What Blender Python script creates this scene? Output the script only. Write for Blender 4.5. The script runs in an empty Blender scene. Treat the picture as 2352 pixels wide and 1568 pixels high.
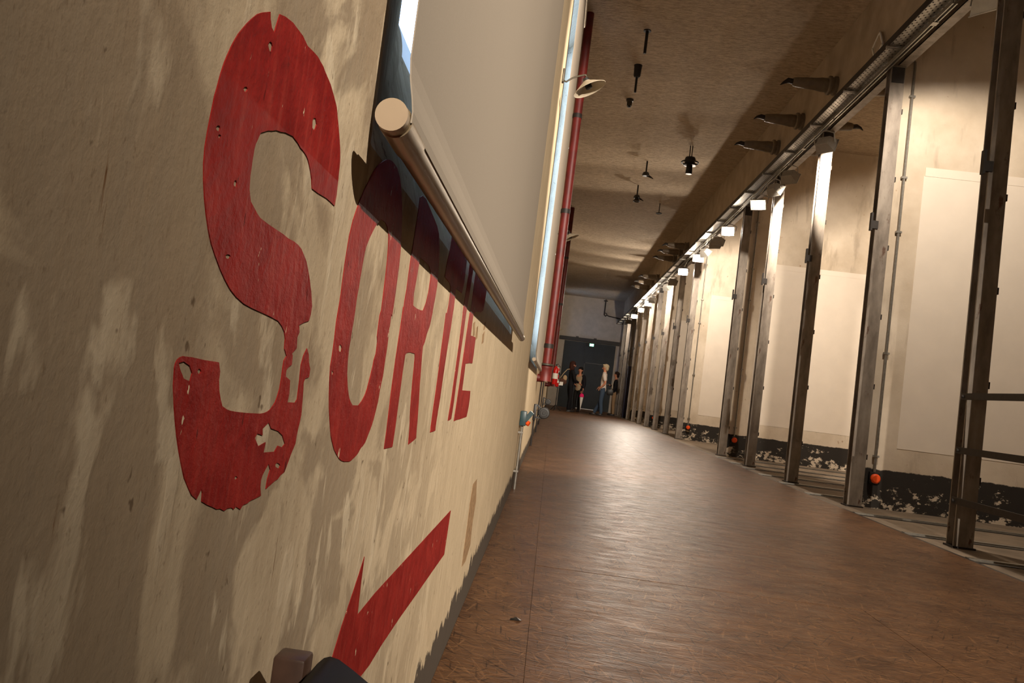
import bpy, bmesh, math, random
from mathutils import Vector, Matrix, Quaternion
from mathutils.geometry import tessellate_polygon
random.seed(7)
S = bpy.context.scene
COL = S.collection
PI = math.pi

# ------------------------------------------------------------------ camera
F = 1850.0                       # focal length in pixels of the 2352 x 1568 frame
CX, CY = 1176.0, 784.0
CAM = Vector((.1835, 0, .66))
VPX, VPY, RHO = 1268.0, 896.0, math.radians(7.2)
yc = Vector(((VPX-CX)/F, -(VPY-CY)/F, -1)).normalized()
a_, b_ = math.sin(RHO), math.cos(RHO)
zc = Vector((a_, b_, -(a_*yc.x + b_*yc.y)/yc.z)).normalized()
xc = yc.cross(zc)
ROT = Matrix((xc, yc, zc))       # camera axes -> world
cam_d = bpy.data.cameras.new('camera')
cam_d.sensor_fit = 'HORIZONTAL'; cam_d.sensor_width = 36.0; cam_d.lens = 36.0*F/2352.0
cam_d.clip_start = .01; cam_d.clip_end = 200
cam = bpy.data.objects.new('camera', cam_d); COL.objects.link(cam)
cam.matrix_world = Matrix.Translation(CAM) @ ROT.to_4x4()
S.camera = cam

# ------------------------------------------------------------------ sky, exposure
world = bpy.data.worlds.new('daylight'); S.world = world
world.use_nodes = True
bg = world.node_tree.nodes['Background']
bg.inputs[0].default_value = (.40, .60, 1.0, 1); bg.inputs[1].default_value = 14.0
S.view_settings.view_transform = 'Standard'; S.view_settings.look = 'None'
S.view_settings.exposure = 0.0; S.view_settings.gamma = 1.0
S.view_settings.use_curve_mapping = False
LAMP_COL = (1.0, .86, .71)
LAMP_W = 290.0

def at(px, py, x=None, y=None, z=None):
    """point of the room seen at a pixel of the photograph, on a given wall plane"""
    d = ROT @ Vector(((px-CX)/F, -(py-CY)/F, -1))
    if x is not None: k = (x-CAM.x)/d.x
    elif y is not None: k = (y-CAM.y)/d.y
    else: k = (z-CAM.z)/d.z
    return CAM + d*k

def s(r, g, b):
    f = lambda c: (c/255)/12.92 if c <= 10 else ((c/255+.055)/1.055)**2.4
    return (f(r), f(g), f(b), 1)

# ------------------------------------------------------------------ materials
class NT:
    def __init__(self, name):
        self.m = bpy.data.materials.new(name); self.m.use_nodes = True
        self.t = self.m.node_tree; self.b = self.t.nodes['Principled BSDF']
        self.co = None
    def n(self, typ, **kw):
        nd = self.t.nodes.new(typ)
        for k, v in kw.items():
            if k in nd.inputs: nd.inputs[k].default_value = v
            else: setattr(nd, k, v)
        return nd
    def l(self, a, b): self.t.links.new(a, b)
    def coord(self, scale=(1, 1, 1), rot=(0, 0, 0), src='Object'):
        if self.co is None: self.co = self.n('ShaderNodeTexCoord')
        mp = self.n('ShaderNodeMapping'); mp.inputs['Scale'].default_value = scale
        mp.inputs['Rotation'].default_value = rot
        self.l(self.co.outputs[src], mp.inputs[0]); return mp.outputs[0]
    def strands(self, ang, scale):
        if self.co is None: self.co = self.n('ShaderNodeTexCoord')
        a = self.n('ShaderNodeMapping'); a.inputs['Rotation'].default_value = (0, 0, ang)
        b = self.n('ShaderNodeMapping'); b.inputs['Scale'].default_value = scale
        self.l(self.co.outputs['Object'], a.inputs[0]); self.l(a.outputs[0], b.inputs[0]); return b.outputs[0]
    def noise(self, vec, scale, detail=3, rough=.55, dist=0):
        nd = self.n('ShaderNodeTexNoise'); nd.inputs['Scale'].default_value = scale
        nd.inputs['Detail'].default_value = detail; nd.inputs['Roughness'].default_value = rough
        nd.inputs['Distortion'].default_value = dist
        self.l(vec, nd.inputs['Vector']); return nd.outputs[0]
    def ramp(self, fac, p0, p1, c0=(0, 0, 0, 1), c1=(1, 1, 1, 1)):
        nd = self.n('ShaderNodeValToRGB'); e = nd.color_ramp.elements
        e[0].position, e[1].position = p0, p1; e[0].color, e[1].color = c0, c1
        self.l(fac, nd.inputs[0]); return nd.outputs[0]
    def mix(self, fac, a, b, mode='MIX'):
        nd = self.n('ShaderNodeMix'); nd.data_type = 'RGBA'; nd.blend_type = mode
        for sock, v in ((nd.inputs[0], fac), (nd.inputs[6], a), (nd.inputs[7], b)):
            if isinstance(v, (float, int)): sock.default_value = v
            elif isinstance(v, tuple): sock.default_value = v
            else: self.l(v, sock)
        return nd.outputs[2]
    def math(self, op, a, b=0.0):
        nd = self.n('ShaderNodeMath'); nd.operation = op
        for sock, v in ((nd.inputs[0], a), (nd.inputs[1], b)):
            if isinstance(v, (float, int)): sock.default_value = v
            else: self.l(v, sock)
        return nd.outputs[0]
    def z(self, src='Object', axis=2):
        if self.co is None: self.co = self.n('ShaderNodeTexCoord')
        sp = self.n('ShaderNodeSeparateXYZ'); self.l(self.co.outputs[src], sp.inputs[0]); return sp.outputs[axis]
    def bump(self, h, strength=.3, dist=.01):
        nd = self.n('ShaderNodeBump'); nd.inputs['Strength'].default_value = strength
        nd.inputs['Distance'].default_value = dist
        self.l(h, nd.inputs['Height']); self.l(nd.outputs[0], self.b.inputs['Normal'])
    def out(self, col, rough=.5, metal=0.0, spec=.5):
        if isinstance(col, tuple): self.b.inputs['Base Color'].default_value = col
        else: self.l(col, self.b.inputs['Base Color'])
        if isinstance(rough, float): self.b.inputs['Roughness'].default_value = rough
        else: self.l(rough, self.b.inputs['Roughness'])
        self.b.inputs['Metallic'].default_value = metal
        self.b.inputs['Specular IOR Level'].default_value = spec
        return self.m

def simple(name, col, rough=.5, metal=0.0, var=.25, scale=30, spec=.5, bump=0.0):
    t = NT(name); v = t.coord()
    nz = t.noise(v, scale, 4)
    dark = tuple(c*(1-var) for c in col[:3])+(1,)
    light = tuple(min(1, c*(1+var)) for c in col[:3])+(1,)
    c = t.mix(t.ramp(nz, .3, .7), dark, light)
    if bump: t.bump(nz, bump, .005)
    return t.out(c, rough, metal, spec)

def emit(name, col, strength):
    t = NT(name); t.out((0, 0, 0, 1), .5)
    t.b.inputs['Emission Color'].default_value = col; t.b.inputs['Emission Strength'].default_value = strength
    return t.m

M = {}
def plaster_left():
    t = NT('old_plaster')
    v = t.coord((1, 1.0, .8))
    big = t.ramp(t.noise(v, 7.5, 5, .55, .6), .49, .55)
    big2 = t.ramp(t.noise(t.coord((1, 1.6, .55)), 13, 4, .55, .4), .56, .61)
    c = t.mix(big, s(158, 143, 122), s(203, 187, 160))
    c = t.mix(t.math('MULTIPLY', big2, .75), c, s(216, 202, 176))
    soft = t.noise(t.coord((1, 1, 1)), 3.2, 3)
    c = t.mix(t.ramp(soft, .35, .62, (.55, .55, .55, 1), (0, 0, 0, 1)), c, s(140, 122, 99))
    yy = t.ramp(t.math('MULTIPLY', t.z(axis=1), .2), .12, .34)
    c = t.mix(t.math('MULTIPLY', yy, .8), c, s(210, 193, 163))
    streak = t.noise(t.coord((1, 9, .7)), 9, 4, .6)
    c = t.mix(t.ramp(streak, .38, .62, (.26, .26, .26, 1), (0, 0, 0, 1)), c, s(158, 138, 112))
    run = t.noise(t.coord((1, 14, 1.1)), 6, 5, .65)
    c = t.mix(t.ramp(run, .66, .72), c, s(112, 82, 56))
    pit = t.noise(t.coord((1, 1, .7)), 60, 3, .6)
    c = t.mix(t.ramp(pit, .675, .72, (0, 0, 0, 1), (.7, .7, .7, 1)), c, s(86, 68, 52))
    pit2 = t.noise(t.coord((1, 2.2, .9)), 120, 3, .65)
    c = t.mix(t.ramp(pit2, .60, .72, (0, 0, 0, 1), (.45, .45, .45, 1)), c, s(112, 92, 72))
    edge = t.math('ADD', t.z(), t.math('MULTIPLY', t.noise(t.coord((1, 2.2, .9)), 7, 5, .7), -.20))
    c = t.mix(t.ramp(edge, -.055, -.04, (1, 1, 1, 1), (0, 0, 0, 1)), c, s(92, 84, 76))
    h = t.math('ADD', t.noise(v, 24, 6, .65), t.math('MULTIPLY', big2, .15))
    t.bump(h, .34, .006)
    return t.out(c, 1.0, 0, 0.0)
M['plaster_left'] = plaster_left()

def red_paint():
    t = NT('faded_red_paint'); v = t.coord()
    n1 = t.noise(v, 22, 5, .6)
    c = t.mix(t.ramp(n1, .32, .68), s(124, 25, 24), s(154, 42, 37))
    st = t.noise(t.coord((1, 20, 1.5)), 7, 4, .6)
    c = t.mix(t.ramp(st, .5, .75, (0, 0, 0, 1), (.4, .4, .4, 1)), c, s(176, 74, 62))
    chip = t.noise(t.coord((1, 2.0, .8)), 38, 4, .62)
    c = t.mix(t.ramp(chip, .685, .70), c, s(208, 190, 160))
    scr = t.noise(t.coord((1, 3, .7)), 45, 4, .6)
    c = t.mix(t.ramp(scr, .66, .70, (0, 0, 0, 1), (.75, .75, .75, 1)), c, s(74, 16, 16))
    t.bump(t.noise(v, 60, 5, .65), .45, .004)
    return t.out(c, .6, 0, .08)
M['red_paint'] = red_paint()

def board_floor():
    t = NT('fibre_board')
    v0 = t.coord()
    c = t.mix(t.ramp(t.noise(v0, 3.5, 4), .3, .7), s(72, 48, 31), s(100, 70, 46))
    for ang, lo in ((.1, .60), (.6, .61), (1.2, .62), (1.8, .63), (2.5, .62)):
        f = t.noise(t.strands(ang, (9, 120, 1)), 1.0, 2, .5, .5)
        c = t.mix(t.ramp(f, lo, lo+.08, (0, 0, 0, 1), (.5, .5, .5, 1)), c, s(134, 98, 66))
        g = t.noise(t.strands(ang+.3, (8, 150, 1)), 1.0, 2, .5, .5)
        c = t.mix(t.ramp(g, lo, lo+.07, (0, 0, 0, 1), (.75, .75, .75, 1)), c, s(36, 23, 15))
    r = t.ramp(t.noise(t.coord((2, 5, 1)), 3.5, 5, .65), .3, .7, (.33, .33, .33, 1), (.52, .52, .52, 1))
    hb = t.math('ADD', t.noise(t.strands(.3, (7, 90, 1)), 1.0, 3, .6, .6), t.noise(t.strands(1.4, (60, 8, 1)), 1.0, 3, .6, .6))
    t.bump(t.math('ADD', hb, t.noise(t.coord(), 2.2, 2)), .36, .006)
    return t.out(c, r, 0, .10)
M['board'] = board_floor()

def ceiling_mat():
    t = NT('sprayed_ceiling')
    v = t.coord((.55, 1.5, 1), (0, 0, .15))
    n1 = t.noise(v, 24, 5, .68)
    c = t.mix(t.ramp(n1, .30, .70), s(160, 142, 120), s(224, 204, 176))
    c = t.mix(t.ramp(t.noise(t.coord(), .7, 3), .35, .65, (.3, .3, .3, 1), (0, 0, 0, 1)), c, s(146, 128, 108))
    t.bump(n1, .9, .04)
    return t.out(c, .9, 0, .1)
M['ceiling'] = ceiling_mat()

def bay_wall():
    t = NT('bay_plaster')
    v = t.coord()
    c = t.mix(t.ramp(t.noise(v, 1.6, 5, .6), .35, .65), s(196, 180, 158), s(220, 206, 186))
    c = t.mix(t.ramp(t.noise(t.coord((1, 1, .25)), 5, 4, .6), .58, .7, (0, 0, 0, 1), (.5, .5, .5, 1)), c, s(150, 134, 116))
    c = t.mix(t.ramp(t.noise(v, 11, 4, .6), .68, .74, (0, 0, 0, 1), (.7, .7, .7, 1)), c, s(150, 108, 66))
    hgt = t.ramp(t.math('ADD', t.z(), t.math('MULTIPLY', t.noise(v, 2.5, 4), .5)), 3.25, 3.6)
    c = t.mix(t.math('MULTIPLY', hgt, .5), c, s(150, 136, 118))  # upper plaster tinted darker, the lamp beams' cut-off put into the colour
    e = t.math('ADD', t.z(), t.math('MULTIPLY', t.math('SUBTRACT', t.noise(v, 5, 6, .7), .5), .06))
    black = t.ramp(e, .325, .332, (1, 1, 1, 1), (0, 0, 0, 1))
    low = t.math('SUBTRACT', 1.0, t.ramp(t.math('MULTIPLY', t.z(), 2.2), .0, .5))
    chips = t.ramp(t.math('ADD', t.noise(t.coord((1, 1, 1.6)), 6.5, 7, .75), t.math('MULTIPLY', low, .115)), .615, .64)
    keep = t.math('MULTIPLY', black, t.math('SUBTRACT', 1.0, chips))
    c = t.mix(keep, c, s(52, 48, 44))
    t.bump(t.noise(v, 14, 6, .65), .25, .01)
    return t.out(c, .8, 0, .2)
M['bay_wall'] = bay_wall()

def steel():
    t = NT('weathered_steel'); v = t.coord((1, 1, .35))
    c = t.mix(t.ramp(t.noise(v, 9, 5, .6), .35, .65), s(112, 102, 92), s(152, 142, 130))
    c = t.mix(t.ramp(t.noise(v, 16, 5, .7), .60, .68, (0, 0, 0, 1), (.85, .85, .85, 1)), c, s(82, 48, 28))
    return t.out(c, .5, .25, .5)
M['steel'] = steel()
M['dark_steel'] = simple('dark_iron', s(42, 36, 32), .55, .3)
M['galv'] = simple('galvanised_steel', s(150, 146, 138), .38, .7, .15, 40)
M['alu'] = simple('champagne_aluminium', s(140, 125, 100), .36, .55, .06, 60)
M['cap'] = simple('cream_plastic', s(164, 146, 122), .5, 0, .04)
def fabric():
    t = NT('blind_fabric'); w = t.noise(t.coord((1, 60, 60)), 12, 2)
    c = t.mix(w, s(146, 137, 125), s(158, 149, 136)); t.bump(w, .05, .001)
    m = t.out(c, 1.0, 0, 0.0)
    t.b.inputs['Transmission Weight'].default_value = 0
    return m
M['fabric'] = fabric()
M['white_frame'] = simple('white_window_paint', s(225, 228, 230), .4, 0, .06)
def glass():
    m = bpy.data.materials.new('window_glass'); m.use_nodes = True; t = m.node_tree
    t.nodes.remove(t.nodes['Principled BSDF'])
    mx = t.nodes.new('ShaderNodeMixShader'); tr = t.nodes.new('ShaderNodeBsdfTransparent'); gl = t.nodes.new('ShaderNodeBsdfGlossy')
    tr.inputs[0].default_value = (.93, .96, .98, 1); gl.inputs['Roughness'].default_value = .05
    mx.inputs[0].default_value = .07
    t.links.new(tr.outputs[0], mx.inputs[1]); t.links.new(gl.outputs[0], mx.inputs[2])
    t.links.new(mx.outputs[0], t.nodes['Material Output'].inputs[0]); return m
M['glass'] = glass()
M['concrete'] = simple('dusty_concrete', s(118, 104, 88), .8, 0, .22, 5, .2, .2)
M['header'] = simple('grey_concrete', s(164, 148, 128), .85, 0, .16, 3.5, .15, .1)
M['endwall'] = simple('grey_white_plaster', s(184, 172, 156), .8, 0, .10, 4, .2)
M['panel'] = simple('painted_board', s(228, 216, 200), .6, 0, .03, 5, .3)
M['black'] = simple('black_rubber', s(18, 17, 17), .45, 0, .2)
M['black_gloss'] = simple('black_gloss_metal', s(16, 16, 16), .38, 0, .2)
M['door_grey'] = simple('dark_grey_door_paint', s(46, 48, 46), .6, 0, .10, 5, .3)
M['red_pipe'] = simple('dark_red_pipe_paint', s(94, 21, 16), .5, 0, .35, 9)
M['ext_red'] = simple('bright_red_enamel', s(196, 22, 20), .3, 0, .1)
M['olive'] = simple('olive_iron', s(60, 54, 42), .5, .2)
M['porcelain'] = simple('dusty_brown_porcelain', s(112, 98, 80), .5, 0, .2, 14)
M['enamel'] = simple('dusty_enamel', s(158, 148, 130), .45, 0, .08)
M['orange'] = simple('orange_plastic', s(236, 84, 26), .4, 0, .06)
M['teal'] = simple('dark_teal_plastic', s(44, 70, 76), .4, 0, .12)
M['navy'] = simple('navy_board', s(36, 34, 62), .5, 0, .12)
M['wood'] = simple('brown_wood', s(74, 54, 44), .45, 0, .3, 40)  # colour darkened to stand in for a shadow over the stool
M['lamp_grey'] = simple('lamp_housing_grey', s(150, 146, 138), .4, .3, .08)
M['lamp_white'] = simple('lamp_reflector', s(235, 232, 225), .4, 0, .02)
M['glow'] = emit('halogen_tube', (1, .86, .66, 1), 60)
M['exit_glow'] = emit('exit_sign_green', (.25, 1, .6, 1), 4)
M['exit_white'] = emit('exit_sign_white', (.8, 1, .9, 1), 6)
M['white'] = simple('white_paint', s(228, 224, 214), .5, 0, .04)
M['day_white'] = M['white']

# ------------------------------------------------------------------ mesh helpers
class MB:
    def __init__(self): self.b = bmesh.new()
    def box(self, x0, x1, y0, y1, z0, z1, bev=0.0):
        m = Matrix.Translation(((x0+x1)/2, (y0+y1)/2, (z0+z1)/2)) @ Matrix.Diagonal((abs(x1-x0), abs(y1-y0), abs(z1-z0), 1))
        r = bmesh.ops.create_cube(self.b, size=1, matrix=m)
        if bev:
            es = list({e for v in r['verts'] for e in v.link_edges})
            bmesh.ops.bevel(self.b, geom=es, offset=bev, segments=2, affect='EDGES', profile=.5)
        return self
    def obox(self, mat, sx, sy, sz):
        bmesh.ops.create_cube(self.b, size=1, matrix=mat @ Matrix.Diagonal((sx, sy, sz, 1))); return self
    def cyl(self, p0, p1, r0, r1=None, n=14):
        p0, p1 = Vector(p0), Vector(p1); d = p1-p0
        q = d.to_track_quat('Z', 'Y').to_matrix().to_4x4()
        m = Matrix.Translation((p0+p1)/2) @ q
        bmesh.ops.create_cone(self.b, cap_ends=True, segments=n, radius1=r0, radius2=r0 if r1 is None else r1, depth=d.length, matrix=m)
        return self
    def lathe(self, prof, n=20, mat=None):
        """profile of (radius, height) turned round local Z"""
        rings = []
        mat = mat or Matrix()
        for r, h in prof:
            if r < 1e-6: rings.append([self.b.verts.new(mat @ Vector((0, 0, h)))])
            else: rings.append([self.b.verts.new(mat @ Vector((r*math.cos(2*PI*i/n), r*math.sin(2*PI*i/n), h))) for i in range(n)])
        for A, B in zip(rings, rings[1:]):
            for i in range(n):
                j = (i+1) % n
                if len(A) == 1 and len(B) == 1: continue
                if len(A) == 1: self.b.faces.new((A[0], B[j], B[i]))
                elif len(B) == 1: self.b.faces.new((A[i], A[j], B[0]))
                else: self.b.faces.new((A[i], A[j], B[j], B[i]))
        return self
    def tube(self, pts, r, n=8):
        pts = [Vector(p) for p in pts]; rings = []
        for i, p in enumerate(pts):
            d = (pts[min(i+1, len(pts)-1)]-pts[max(i-1, 0)]).normalized()
            up = Vector((0, 0, 1)) if abs(d.z) < .9 else Vector((0, 1, 0))
            u = d.cross(up).normalized(); v = u.cross(d)
            rr = r[i] if isinstance(r, (list, tuple)) else r
            rings.append([self.b.verts.new(p+u*rr*math.cos(2*PI*k/n)+v*rr*math.sin(2*PI*k/n)) for k in range(n)])
        for A, B in zip(rings, rings[1:]):
            for i in range(n): self.b.faces.new((A[i], A[(i+1) % n], B[(i+1) % n], B[i]))
        self.b.faces.new(rings[0][::-1]); self.b.faces.new(rings[-1]); return self
    def torus(self, c, R, r, axis='Z', n=20, k=8):
        c = Vector(c); q = Matrix() if axis == 'Z' else (Matrix.Rotation(PI/2, 4, 'Y') if axis == 'X' else Matrix.Rotation(PI/2, 4, 'X'))
        rings = []
        for i in range(n):
            a = 2*PI*i/n
            rings.append([self.b.verts.new(c + q @ Vector(((R+r*math.cos(2*PI*j/k))*math.cos(a), (R+r*math.cos(2*PI*j/k))*math.sin(a), r*math.sin(2*PI*j/k)))) for j in range(k)])
        for i in range(n):
            A, B = rings[i], rings[(i+1) % n]
            for j in range(k): self.b.faces.new((A[j], B[j], B[(j+1) % k], A[(j+1) % k]))
        return self
    def sphere(self, c, rx, ry=None, rz=None, n=14):
        ry = ry or rx; rz = rz or rx
        bmesh.ops.create_uvsphere(self.b, u_segments=n, v_segments=max(6, n*2//3), radius=1,
                                  matrix=Matrix.Translation(c) @ Matrix.Diagonal((rx, ry, rz, 1))); return self
    def quad(self, a, b, c, d):
        self.b.faces.new([self.b.verts.new(v) for v in (a, b, c, d)]); return self
    def mesh(self, name, mat, smooth=True, angle=35):
        bmesh.ops.recalc_face_normals(self.b, faces=self.b.faces)
        me = bpy.data.meshes.new(name); self.b.to_mesh(me); self.b.free()
        me.materials.append(mat)
        if smooth:
            me.polygons.foreach_set('use_smooth', [True]*len(me.polygons))
            try: me.set_sharp_from_angle(angle=math.radians(angle))
            except Exception: pass
        return me
    def build(self, name, mat, parent=None, loc=None, smooth=True):
        o = bpy.data.objects.new(name, self.mesh(name, mat, smooth)); COL.objects.link(o)
        if parent is not None: o.parent = parent
        if loc: o.location = loc
        return o

def tag(o, label=None, cat=None, group=None, kind=None):
    if label: o['label'] = label
    if cat: o['category'] = cat
    if group: o['group'] = group
    if kind: o['kind'] = kind
    return o
def empty(name, loc, label, cat, group=None, rz=0.0):
    o = bpy.data.objects.new(name, None); COL.objects.link(o)
    o.empty_display_size = .1
    o.location = loc; o.rotation_euler = (0, 0, rz); return tag(o, label, cat, group)
def struct(o): o['kind'] = 'structure'; return o
def copy_tree(o, parent=None):
    c = o.copy(); COL.objects.link(c)
    if parent is not None: c.parent = parent
    for ch in list(o.children): copy_tree(ch, c)
    return c
def inst(name, me, parent, loc=(0, 0, 0)):
    o = bpy.data.objects.new(name, me); COL.objects.link(o); o.parent = parent; o.location = loc; return o

# ------------------------------------------------------------------ the shell
Y0, Y1, ZC = -7.0, 36.0, 4.98
XE = 2.655                                   # edge of the board floor
XP = 2.855                                   # front of the post row
fl = struct(MB().box(-.6, 7.4, Y0, Y1+.3, -.30, -.018).build('floor', M['concrete'], smooth=False))
xs = [0.0, .2, 1.42, XE]
ys = [Y0+.02, -2.4, 0.02, 2.42, 4.818, 7.22]
while ys[-1] < Y1-2.5: ys.append(ys[-1]+2.4)
ys.append(Y1)
ymid = lambda ys: [ys[0]]+[(a+b)/2 for a, b in zip(ys, ys[1:])]+[ys[-1]]
for ci in range(3):
    yl = ymid(ys) if ci == 1 else ys
    if ci == 1: yl = [Y0+.02]+[3.08+2.4*k for k in range(-4, 14) if Y0+.3 < 3.08+2.4*k < Y1-.3]+[Y1]
    for a, b in zip(yl, yl[1:]):
        dz = random.uniform(-.0006, .0004)
        mb = MB().box(xs[ci]+.0005, xs[ci+1]-.0005, a+.0006, b-.0006, -.0178, dz)
        mb.build('floor_board', M['board'], fl, smooth=False)
# black strip added for the dark gap at the board edge; rails in the concrete
MB().box(XE+.002, XE+.036, Y0, Y1, -.017, -.004).build('dark_gap_strip', M['black'], fl, smooth=False)
rail_mb = MB().box(0, 4.2, -.022, .022, -.002, .012).box(0, 4.2, -.040, -.022, -.002, .0025)
rail_me = rail_mb.mesh('floor_rail', M['galv'], False)
groove_me = MB().box(0, 4.2, -.075, -.041, -.002, .002).mesh('rail_groove', M['black'], False)
for y in (3.2, 4.05, 4.90, 5.76, 6.67, 7.95, 8.84, 9.69, 10.5, 11.25, 12.2):
    r = inst('floor_rail', rail_me, fl, (XE+.05, y, -.016)); inst('rail_groove', groove_me, fl, (XE+.05, y, -.016))
struct(MB().box(-.6, 7.4, Y0-.3, Y1+.3, ZC, ZC+.25).build('ceiling', M['ceiling'], smooth=False))

# ---- left wall with splayed window openings
WT = .17
WINS = [(.684, 3.08), (5.65, 8.38), (33.9, 34.75)]  # last opening is added, unseen, for bluish daylight at the far end
ZS, ZSI, ZT, ZTI = .853, 1.085, 4.35, 4.28      # sill at the room face, sill at the frame, heads
XF, SPL = -.075, .34                           # frame plane, splay of the near jamb
def left_wall():
    b = bmesh.new()
    V = lambda *p: b.verts.new(p)
    def q(*pts): b.faces.new([V(*p) for p in pts])
    y = Y0
    for (a, c) in WINS:
        q((0, y, -.02), (0, a, -.02), (0, a, ZC), (0, y, ZC))
        q((0, a, -.02), (0, c, -.02), (0, c, ZS), (0, a, ZS))
        q((0, a, ZT), (0, c, ZT), (0, c, ZC), (0, a, ZC))
        ai, ci = a+SPL, c-.004
        n = 6                                   # near jamb and sill meet in a rounded, hand-plastered curve
        q((0, a, ZS), (0, a, ZT), (XF, ai, ZTI), (XF, ai, ZSI+.025))
        prevo, previ = (0, a, ZS), (XF, ai, ZSI+.025)
        for k in range(1, n+1):
            t = k/n*PI/2
            ni = (XF, ai+.04*math.sin(t), ZSI+.025*math.cos(t)); no = (0, a+.001*k, ZS)
            q(prevo, previ, ni, no); prevo, previ = no, ni
        q(prevo, previ, (XF, ci, ZSI), (0, c, ZS))
        q((0, c, ZS), (XF, ci, ZSI), (XF, ci, ZTI), (0, c, ZT))
        q((0, a, ZT), (0, c, ZT), (XF, ci, ZTI), (XF, ai, ZTI))
        y = c
    q((0, y, -.02), (0, Y1, -.02), (0, Y1, ZC), (0, y, ZC))
    # outer skin with the frame-sized holes
    y = Y0
    for (a, c) in WINS:
        ai, ci = a+SPL, c-.004
        for X in (-WT,):
            q((X, y, -.02), (X, ai, -.02), (X, ai, ZC), (X, y, ZC))
            q((X, ai, -.02), (X, ci, -.02), (X, ci, ZSI), (X, ai, ZSI))
            q((X, ai, ZTI), (X, ci, ZTI), (X, ci, ZC), (X, ai, ZC))
        for (p, r) in (((ai, ZSI), (ai, ZTI)), ((ci, ZSI), (ci, ZTI)), ((ai, ZSI), (ci, ZSI)), ((ai, ZTI), (ci, ZTI))):
            q((XF, *p), (XF, *r), (-WT, *r), (-WT, *p))
        y = c
    q((-WT, y, -.02), (-WT, Y1, -.02), (-WT, Y1, ZC), (-WT, y, ZC))
    bmesh.ops.remove_doubles(b, verts=b.verts, dist=.0002)
    bmesh.ops.recalc_face_normals(b, faces=b.faces)
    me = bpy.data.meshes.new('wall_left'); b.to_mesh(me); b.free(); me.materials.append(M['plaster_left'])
    o = bpy.data.objects.new('wall_left', me); COL.objects.link(o); return struct(o)
WL = left_wall()
for i, (a, c) in enumerate(WINS):
    ai, ci = a+SPL, c-.004
    fr = MB(); X0, X1 = -.145, -.10
    fr.box(X0, X1, ai, ai+.07, ZSI, ZTI).box(X0, X1, ci-.07, ci, ZSI, ZTI).box(X0, X1, ai, ci, ZSI, ZSI+.07).box(X0, X1, ai, ci, ZTI-.07, ZTI)
    w = struct(fr.build('window_%d' % (i+1), M['white_frame'], smooth=False))
    m = MB(); n = 3
    for k in range(1, n):
        yy = ai+(ci-ai)*k/n; MB().box(X0+.005, X1-.005, yy-.025, yy+.025, ZSI+.07, ZTI-.07).build('mullion', M['white_frame'], w, smooth=False)
    for k in range(1, 4):
        zz = ZSI+(ZTI-ZSI)*k/4; MB().box(X0+.008, X1-.008, ai+.07, ci-.07, zz-.02, zz+.02).build('glazing_bar', M['white_frame'], w, smooth=False)
    for k in range(n):
        MB().box(-.126, -.121, ai+(ci-ai)*k/n+.03, ai+(ci-ai)*(k+1)/n-.03, ZSI+.05, ZTI-.05).build('pane', M['glass'], w, smooth=False)

# ---- far wall, back wall, outer wall of the bays
ew = MB().box(-.6, 7.4, Y1, Y1+.3, -.02, ZC)
struct(ew.build('wall_far', M['endwall'], smooth=False))
struct(MB().box(-.6, 7.4, Y0-.3, Y0, -.02, ZC).build('wall_back', M['endwall'], smooth=False))
struct(MB().box(7.0, 7.4, Y0, Y1, -.02, ZC).build('wall_right', M['bay_wall'], smooth=False))
# header wall above the post row
struct(MB().box(2.92, 3.06, Y0, Y1, 4.12, ZC).build('wall_header', M['header'], smooth=False))

# ---- partitions of the bays, seen face on through the posts
def bay(yf, label_panel, strips=False, patch=True):
    w = struct(MB().box(2.985, 7.0, yf, yf+.2, -.02, ZC).build('wall_bay', M['bay_wall'], smooth=False))
    MB().box(2.962, 2.985, yf+.01, yf+.19, 0, 4.12).build('gap_strip', M['black'], w, smooth=False)
    tag(MB().box(3.28, 6.4, yf-.003, yf-.0003, .53, 3.0).build('wall_panel', M['panel'], w, smooth=False), label_panel)
    MB().box(3.29, 6.4, yf-.006, yf-.0003, 3.0, 3.08).build('panel_rail', M['panel'], w, smooth=False)
    if strips:
        for x in (3.33, 3.38): MB().box(x, x+.012, yf-.006, yf-.003, .53, 3.0).build('panel_strip', M['panel'], w, smooth=False)
    return w
FINS = [7.36, 12.86, 17.16, 22.95, 28.6]
for yf, st in zip(FINS, (False, False, True, True, False)):
    bay(yf, 'smooth cream painted display board', st)
bay(1.70, 'smooth cream painted display board')

# ---- sliding door in the far wall
dr = struct(MB().box(.48, 2.76, (Y1-.10)+.06, Y1-.001, 0, 2.96).build('door_1', M['door_grey'], smooth=False))
for k in range(1, 5):
    MB().box(.48+k*.456-.02, .48+k*.456+.02, (Y1-.10)+.045, (Y1-.10)+.06, .05, 2.9).build('door_batten', M['door_grey'], dr, smooth=False)
wk = MB().box(1.50, 2.36, (Y1-.10)+.03, (Y1-.10)+.06, .06, 2.02)
wk = wk.build('wicket_door', M['door_grey'], dr, smooth=False)
fr = MB().box(1.45, 1.49, (Y1-.10)+.035, (Y1-.10)+.06, .02, 2.08).box(2.37, 2.41, (Y1-.10)+.035, (Y1-.10)+.06, .02, 2.08).box(1.45, 2.41, (Y1-.10)+.035, (Y1-.10)+.06, 2.04, 2.08)
fr.build('wicket_frame', M['black'], dr, smooth=False)
MB().box(2.24, 2.30, (Y1-.10)-.02, (Y1-.10)+.03, .98, 1.02).build('door_handle', M['dark_steel'], wk, smooth=False)
MB().box(1.28, 2.2, (Y1-.10)-.005, (Y1-.10)+.055, 0, .035).build('threshold', M['white'], dr, smooth=False)
tr = struct(MB().box(.24, 2.90, Y1-.14, Y1-.001, 2.985, 3.14).build('trim_1', M['dark_steel'], smooth=False))
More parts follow.
